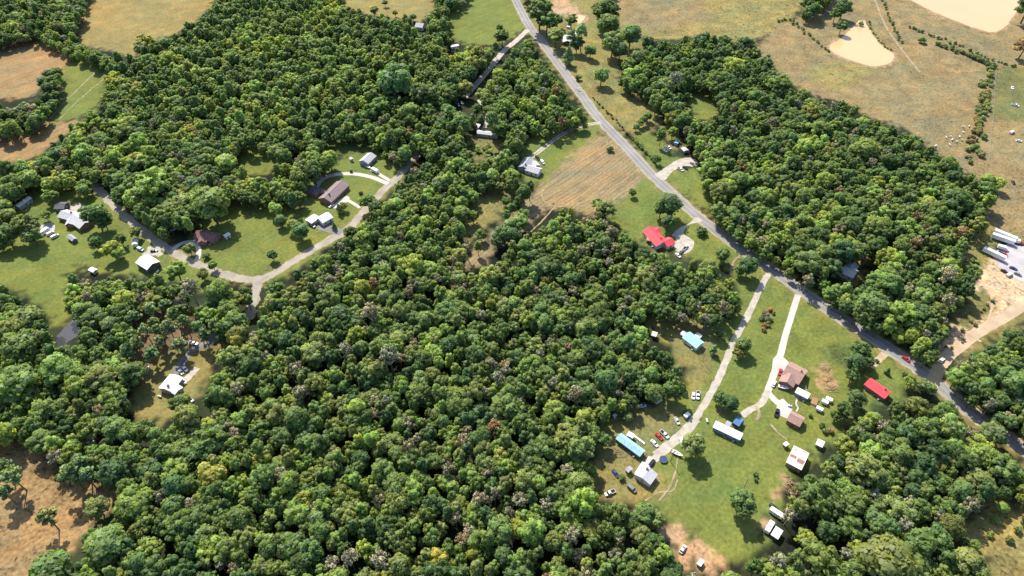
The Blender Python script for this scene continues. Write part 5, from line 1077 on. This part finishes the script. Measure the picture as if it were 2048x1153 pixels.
for i in order:
    x, y = cx[i], cy[i]; r0 = rng.uniform(0, 1)
    conif = zone_sl[i]
    psl = .55 if conif else (.25 if zone_E[i] else (.28 if zone_mid[i] else .15))
    if r0 < psl: kind = sl_; rad = rng.uniform(2.3, 4.2) if conif else rng.uniform(2.3, 3.3)
    else:
        kind = bl; big_z = (px[i] < 470 and py[i] > 330) or (px[i] > 1540 and py[i] > 760); rad = float(np.clip(rng.normal(4.4+(.6 if big_z else 0)+.7*bigf[i]+(0 if not zone_mid[i] else -.2), 1.2), 2.5, 7.4))
    if not conif and rng.uniform() < (.10 if gr[i] > .5 and zone_mid[i] else .045): kind = br; rad = rng.uniform(2.6, 3.9)
    if any(inpoly(np.array([px[i]]), np.array([py[i]]), P)[0] for P in sparse): kind = pn_; rad = rng.uniform(3.4, 4.5)
    rp = rad*SC(py[i])
    if not far_edge[i]:
        k = .82
        t = lookup([px[i], px[i]-k*rp, px[i]+k*rp, px[i], px[i], px[i]-.5*rp, px[i]+.5*rp], [py[i], py[i], py[i], py[i]-k*rp, py[i]+k*rp*1.1, py[i]-.5*rp, py[i]-.5*rp])
        if t[0] or t.sum() >= 2: continue
        if len(lx) and np.any(np.hypot(lx[:, 0]-x, lx[:, 1]-y) < (lr+rad)*.60): continue
    elif lookup(px[i], py[i]): continue
    # mutual spacing
    ok = True; ck = (int(x//6), int(y//6)); need = (.58 if conif else .48) if kind != pn_ else .85
    for a in range(-2, 3):
        for b in range(-2, 3):
            for (x2, y2, r2) in cell.get((ck[0]+a, ck[1]+b), ()):
                if (x-x2)**2+(y-y2)**2 < ((rad+r2)*need)**2: ok = False; break
            if not ok: break
        if not ok: break
    if not ok: continue
    cell.setdefault(ck, []).append((x, y, rad))
    # colour
    q = float(np.clip(.5+.50*(rng.uniform()-.5)+.28*yl[i]+.12*gr[i], 0, 1.15))
    if zdark[i]: q -= .22  # valley shade, along with darker woods, is put into the leaf tint
    elif zlite[i]: q += .05
    if dk[i] > .7: q -= .12
    q = max(q, 0)
    if kind == br: tn = GB if rng.uniform() < .92 else RB
    elif conif: tn = [DP, DP, MG, MG, MG, LG, LG, OL, YG][int(np.clip(q*9-1.5*(dk[i] > .6), 0, 8))]
    elif zone_mid[i]: tn = D_ if q < .06 else DP if q < .20 else MG if q < .46 else OL if q < .70 else LG if q < 1.0 else YG if q < 1.12 else GY
    elif zone_E[i]: tn = D_ if q < .14 else DP if q < .34 else MG if q < .62 else OL if q < .78 else LG if q < 1.05 else YG
    else: tn = D_ if q < .20 else DP if q < .42 else MG if q < .64 else OL if q < .78 else LG if q < 1.02 else YG if q < 1.12 else GY
    if tn == GY and rng.uniform() < .55: tn = LG
    if dk[i] > .9 and tn in (LG, YG, OL): tn = MG
    if kind == pn_: tn = [DP, MG, OL][int(rng.integers(3))]
    ms = KIND[kind]; v = int(rng.integers(len(ms))); s = rad/ms[v][3]; tall = float(rng.uniform(.78, 1.22)/max(.75, s)**.55)
    forest.append(dict(kind=kind, px=(float(px[i]), float(py[i])), tint=tn, var=v, s=s, tall=tall, xy=(x, y), rot=float(rng.uniform(0, 6.28)), vis=bool(-12 < px[i] < 2060 and -5 < py[i] < 1160), rp=rp))
# individuals: every lone tree, then those of each kind that show largest
solo = list(placed); rest = []
for kind in KIND:
    have = sum(1 for p in placed if p['kind'] == kind)
    c = sorted([f for f in forest if f['kind'] == kind], key=lambda f: (not f['vis'], -f['rp']*SC(f['px'][1])))
    n = max(0, 300-have); solo += [f for f in c[:n] if f['vis']]; rest += [f for f in c[:n] if not f['vis']]+c[n:]
for kind in KIND: describe([s for s in solo if s['kind'] == kind], NOUN[kind])
for it in solo:
    cmesh, tmesh, zc, r = KIND[it['kind']][it['var']]
    T = thing(it['kind'], it['label'], CAT.get(it['kind'], 'tree'), (*it['xy'], 0), it['rot'], GRP[it['kind']])
    T.scale = (it['s'], it['s'], it['s']*it['tall'])
    c = obj('crown' if it['kind'] != 'shrub' else 'foliage', cmesh, T); c['tint'] = jit(it['tint'], rng); obj('trunk' if it['kind'] != 'shrub' else 'stem', tmesh, T)
# the wood beyond: one object per kind, each stem instanced with its own size, turn and colour
def woodland(name, items, kind):
    col = bpy.data.collections.new(kind+'_models')
    for i, (cmesh, tmesh, zc, r) in enumerate(KIND[kind]):
        b = bmesh.new(); b.from_mesh(cmesh); n = len(b.faces); b.from_mesh(tmesh); b.faces.ensure_lookup_table()
        for f in list(b.faces)[n:]: f.material_index = 1
        me = bpy.data.meshes.new(f'{kind}_model'); b.to_mesh(me); b.free(); me.materials.append(cmesh.materials[0]); me.materials.append(tmesh.materials[0])
        o = bpy.data.objects.new(f'{kind}_model_{i}', me); col.objects.link(o)
    me = bpy.data.meshes.new(name); me.from_pydata([(*it['xy'], 0) for it in items], [], [])
    def at(nm, tp, key, vals): a = me.attributes.new(nm, tp, 'POINT'); a.data.foreach_set(key, np.asarray(vals).ravel())
    at('pick', 'INT', 'value', [it['var'] for it in items])
    at('turn', 'FLOAT_VECTOR', 'vector', np.array([(0, 0, it['rot']) for it in items], float))
    at('size', 'FLOAT_VECTOR', 'vector', np.array([(it['s'], it['s'], it['s']*it['tall']) for it in items], float))
    at('tint', 'FLOAT_COLOR', 'color', np.array([(*jit(it['tint'], rng), 1) for it in items], float))
    o = obj(name, me); tag(o, kind='stuff')
    ng = bpy.data.node_groups.new(name+'_nodes', 'GeometryNodeTree')
    ng.interface.new_socket('Geometry', in_out='INPUT', socket_type='NodeSocketGeometry'); ng.interface.new_socket('Geometry', in_out='OUTPUT', socket_type='NodeSocketGeometry')
    N = ng.nodes; L = ng.links; gi = N.new('NodeGroupInput'); go = N.new('NodeGroupOutput')
    ip = N.new('GeometryNodeInstanceOnPoints'); ci = N.new('GeometryNodeCollectionInfo'); ci.inputs['Collection'].default_value = col
    ci.inputs['Separate Children'].default_value = True; ci.inputs['Reset Children'].default_value = True
    def na(nm, tp):
        n = N.new('GeometryNodeInputNamedAttribute'); n.data_type = tp; n.inputs['Name'].default_value = nm; return n.outputs[0]
    L.new(gi.outputs[0], ip.inputs['Points']); L.new(ci.outputs[0], ip.inputs['Instance']); ip.inputs['Pick Instance'].default_value = True
    L.new(na('pick', 'INT'), ip.inputs['Instance Index']); L.new(na('size', 'FLOAT_VECTOR'), ip.inputs['Scale'])
    er = N.new('FunctionNodeEulerToRotation'); L.new(na('turn', 'FLOAT_VECTOR'), er.inputs[0]); L.new(er.outputs[0], ip.inputs['Rotation'])
    L.new(ip.outputs[0], go.inputs[0])
    md = o.modifiers.new('trees', 'NODES'); md.node_group = ng
for kind in KIND:
    its = [f for f in rest if f['kind'] == kind]
    if its: woodland({'broadleaf_tree': 'broadleaf_woodland', 'slender_tree': 'slender_woodland', 'bare_tree': 'bare_woodland', 'pine_tree': 'pine_woodland'}.get(kind, kind+'_thicket'), its, kind)
print('trees solo', len(solo), 'rest', len(rest))
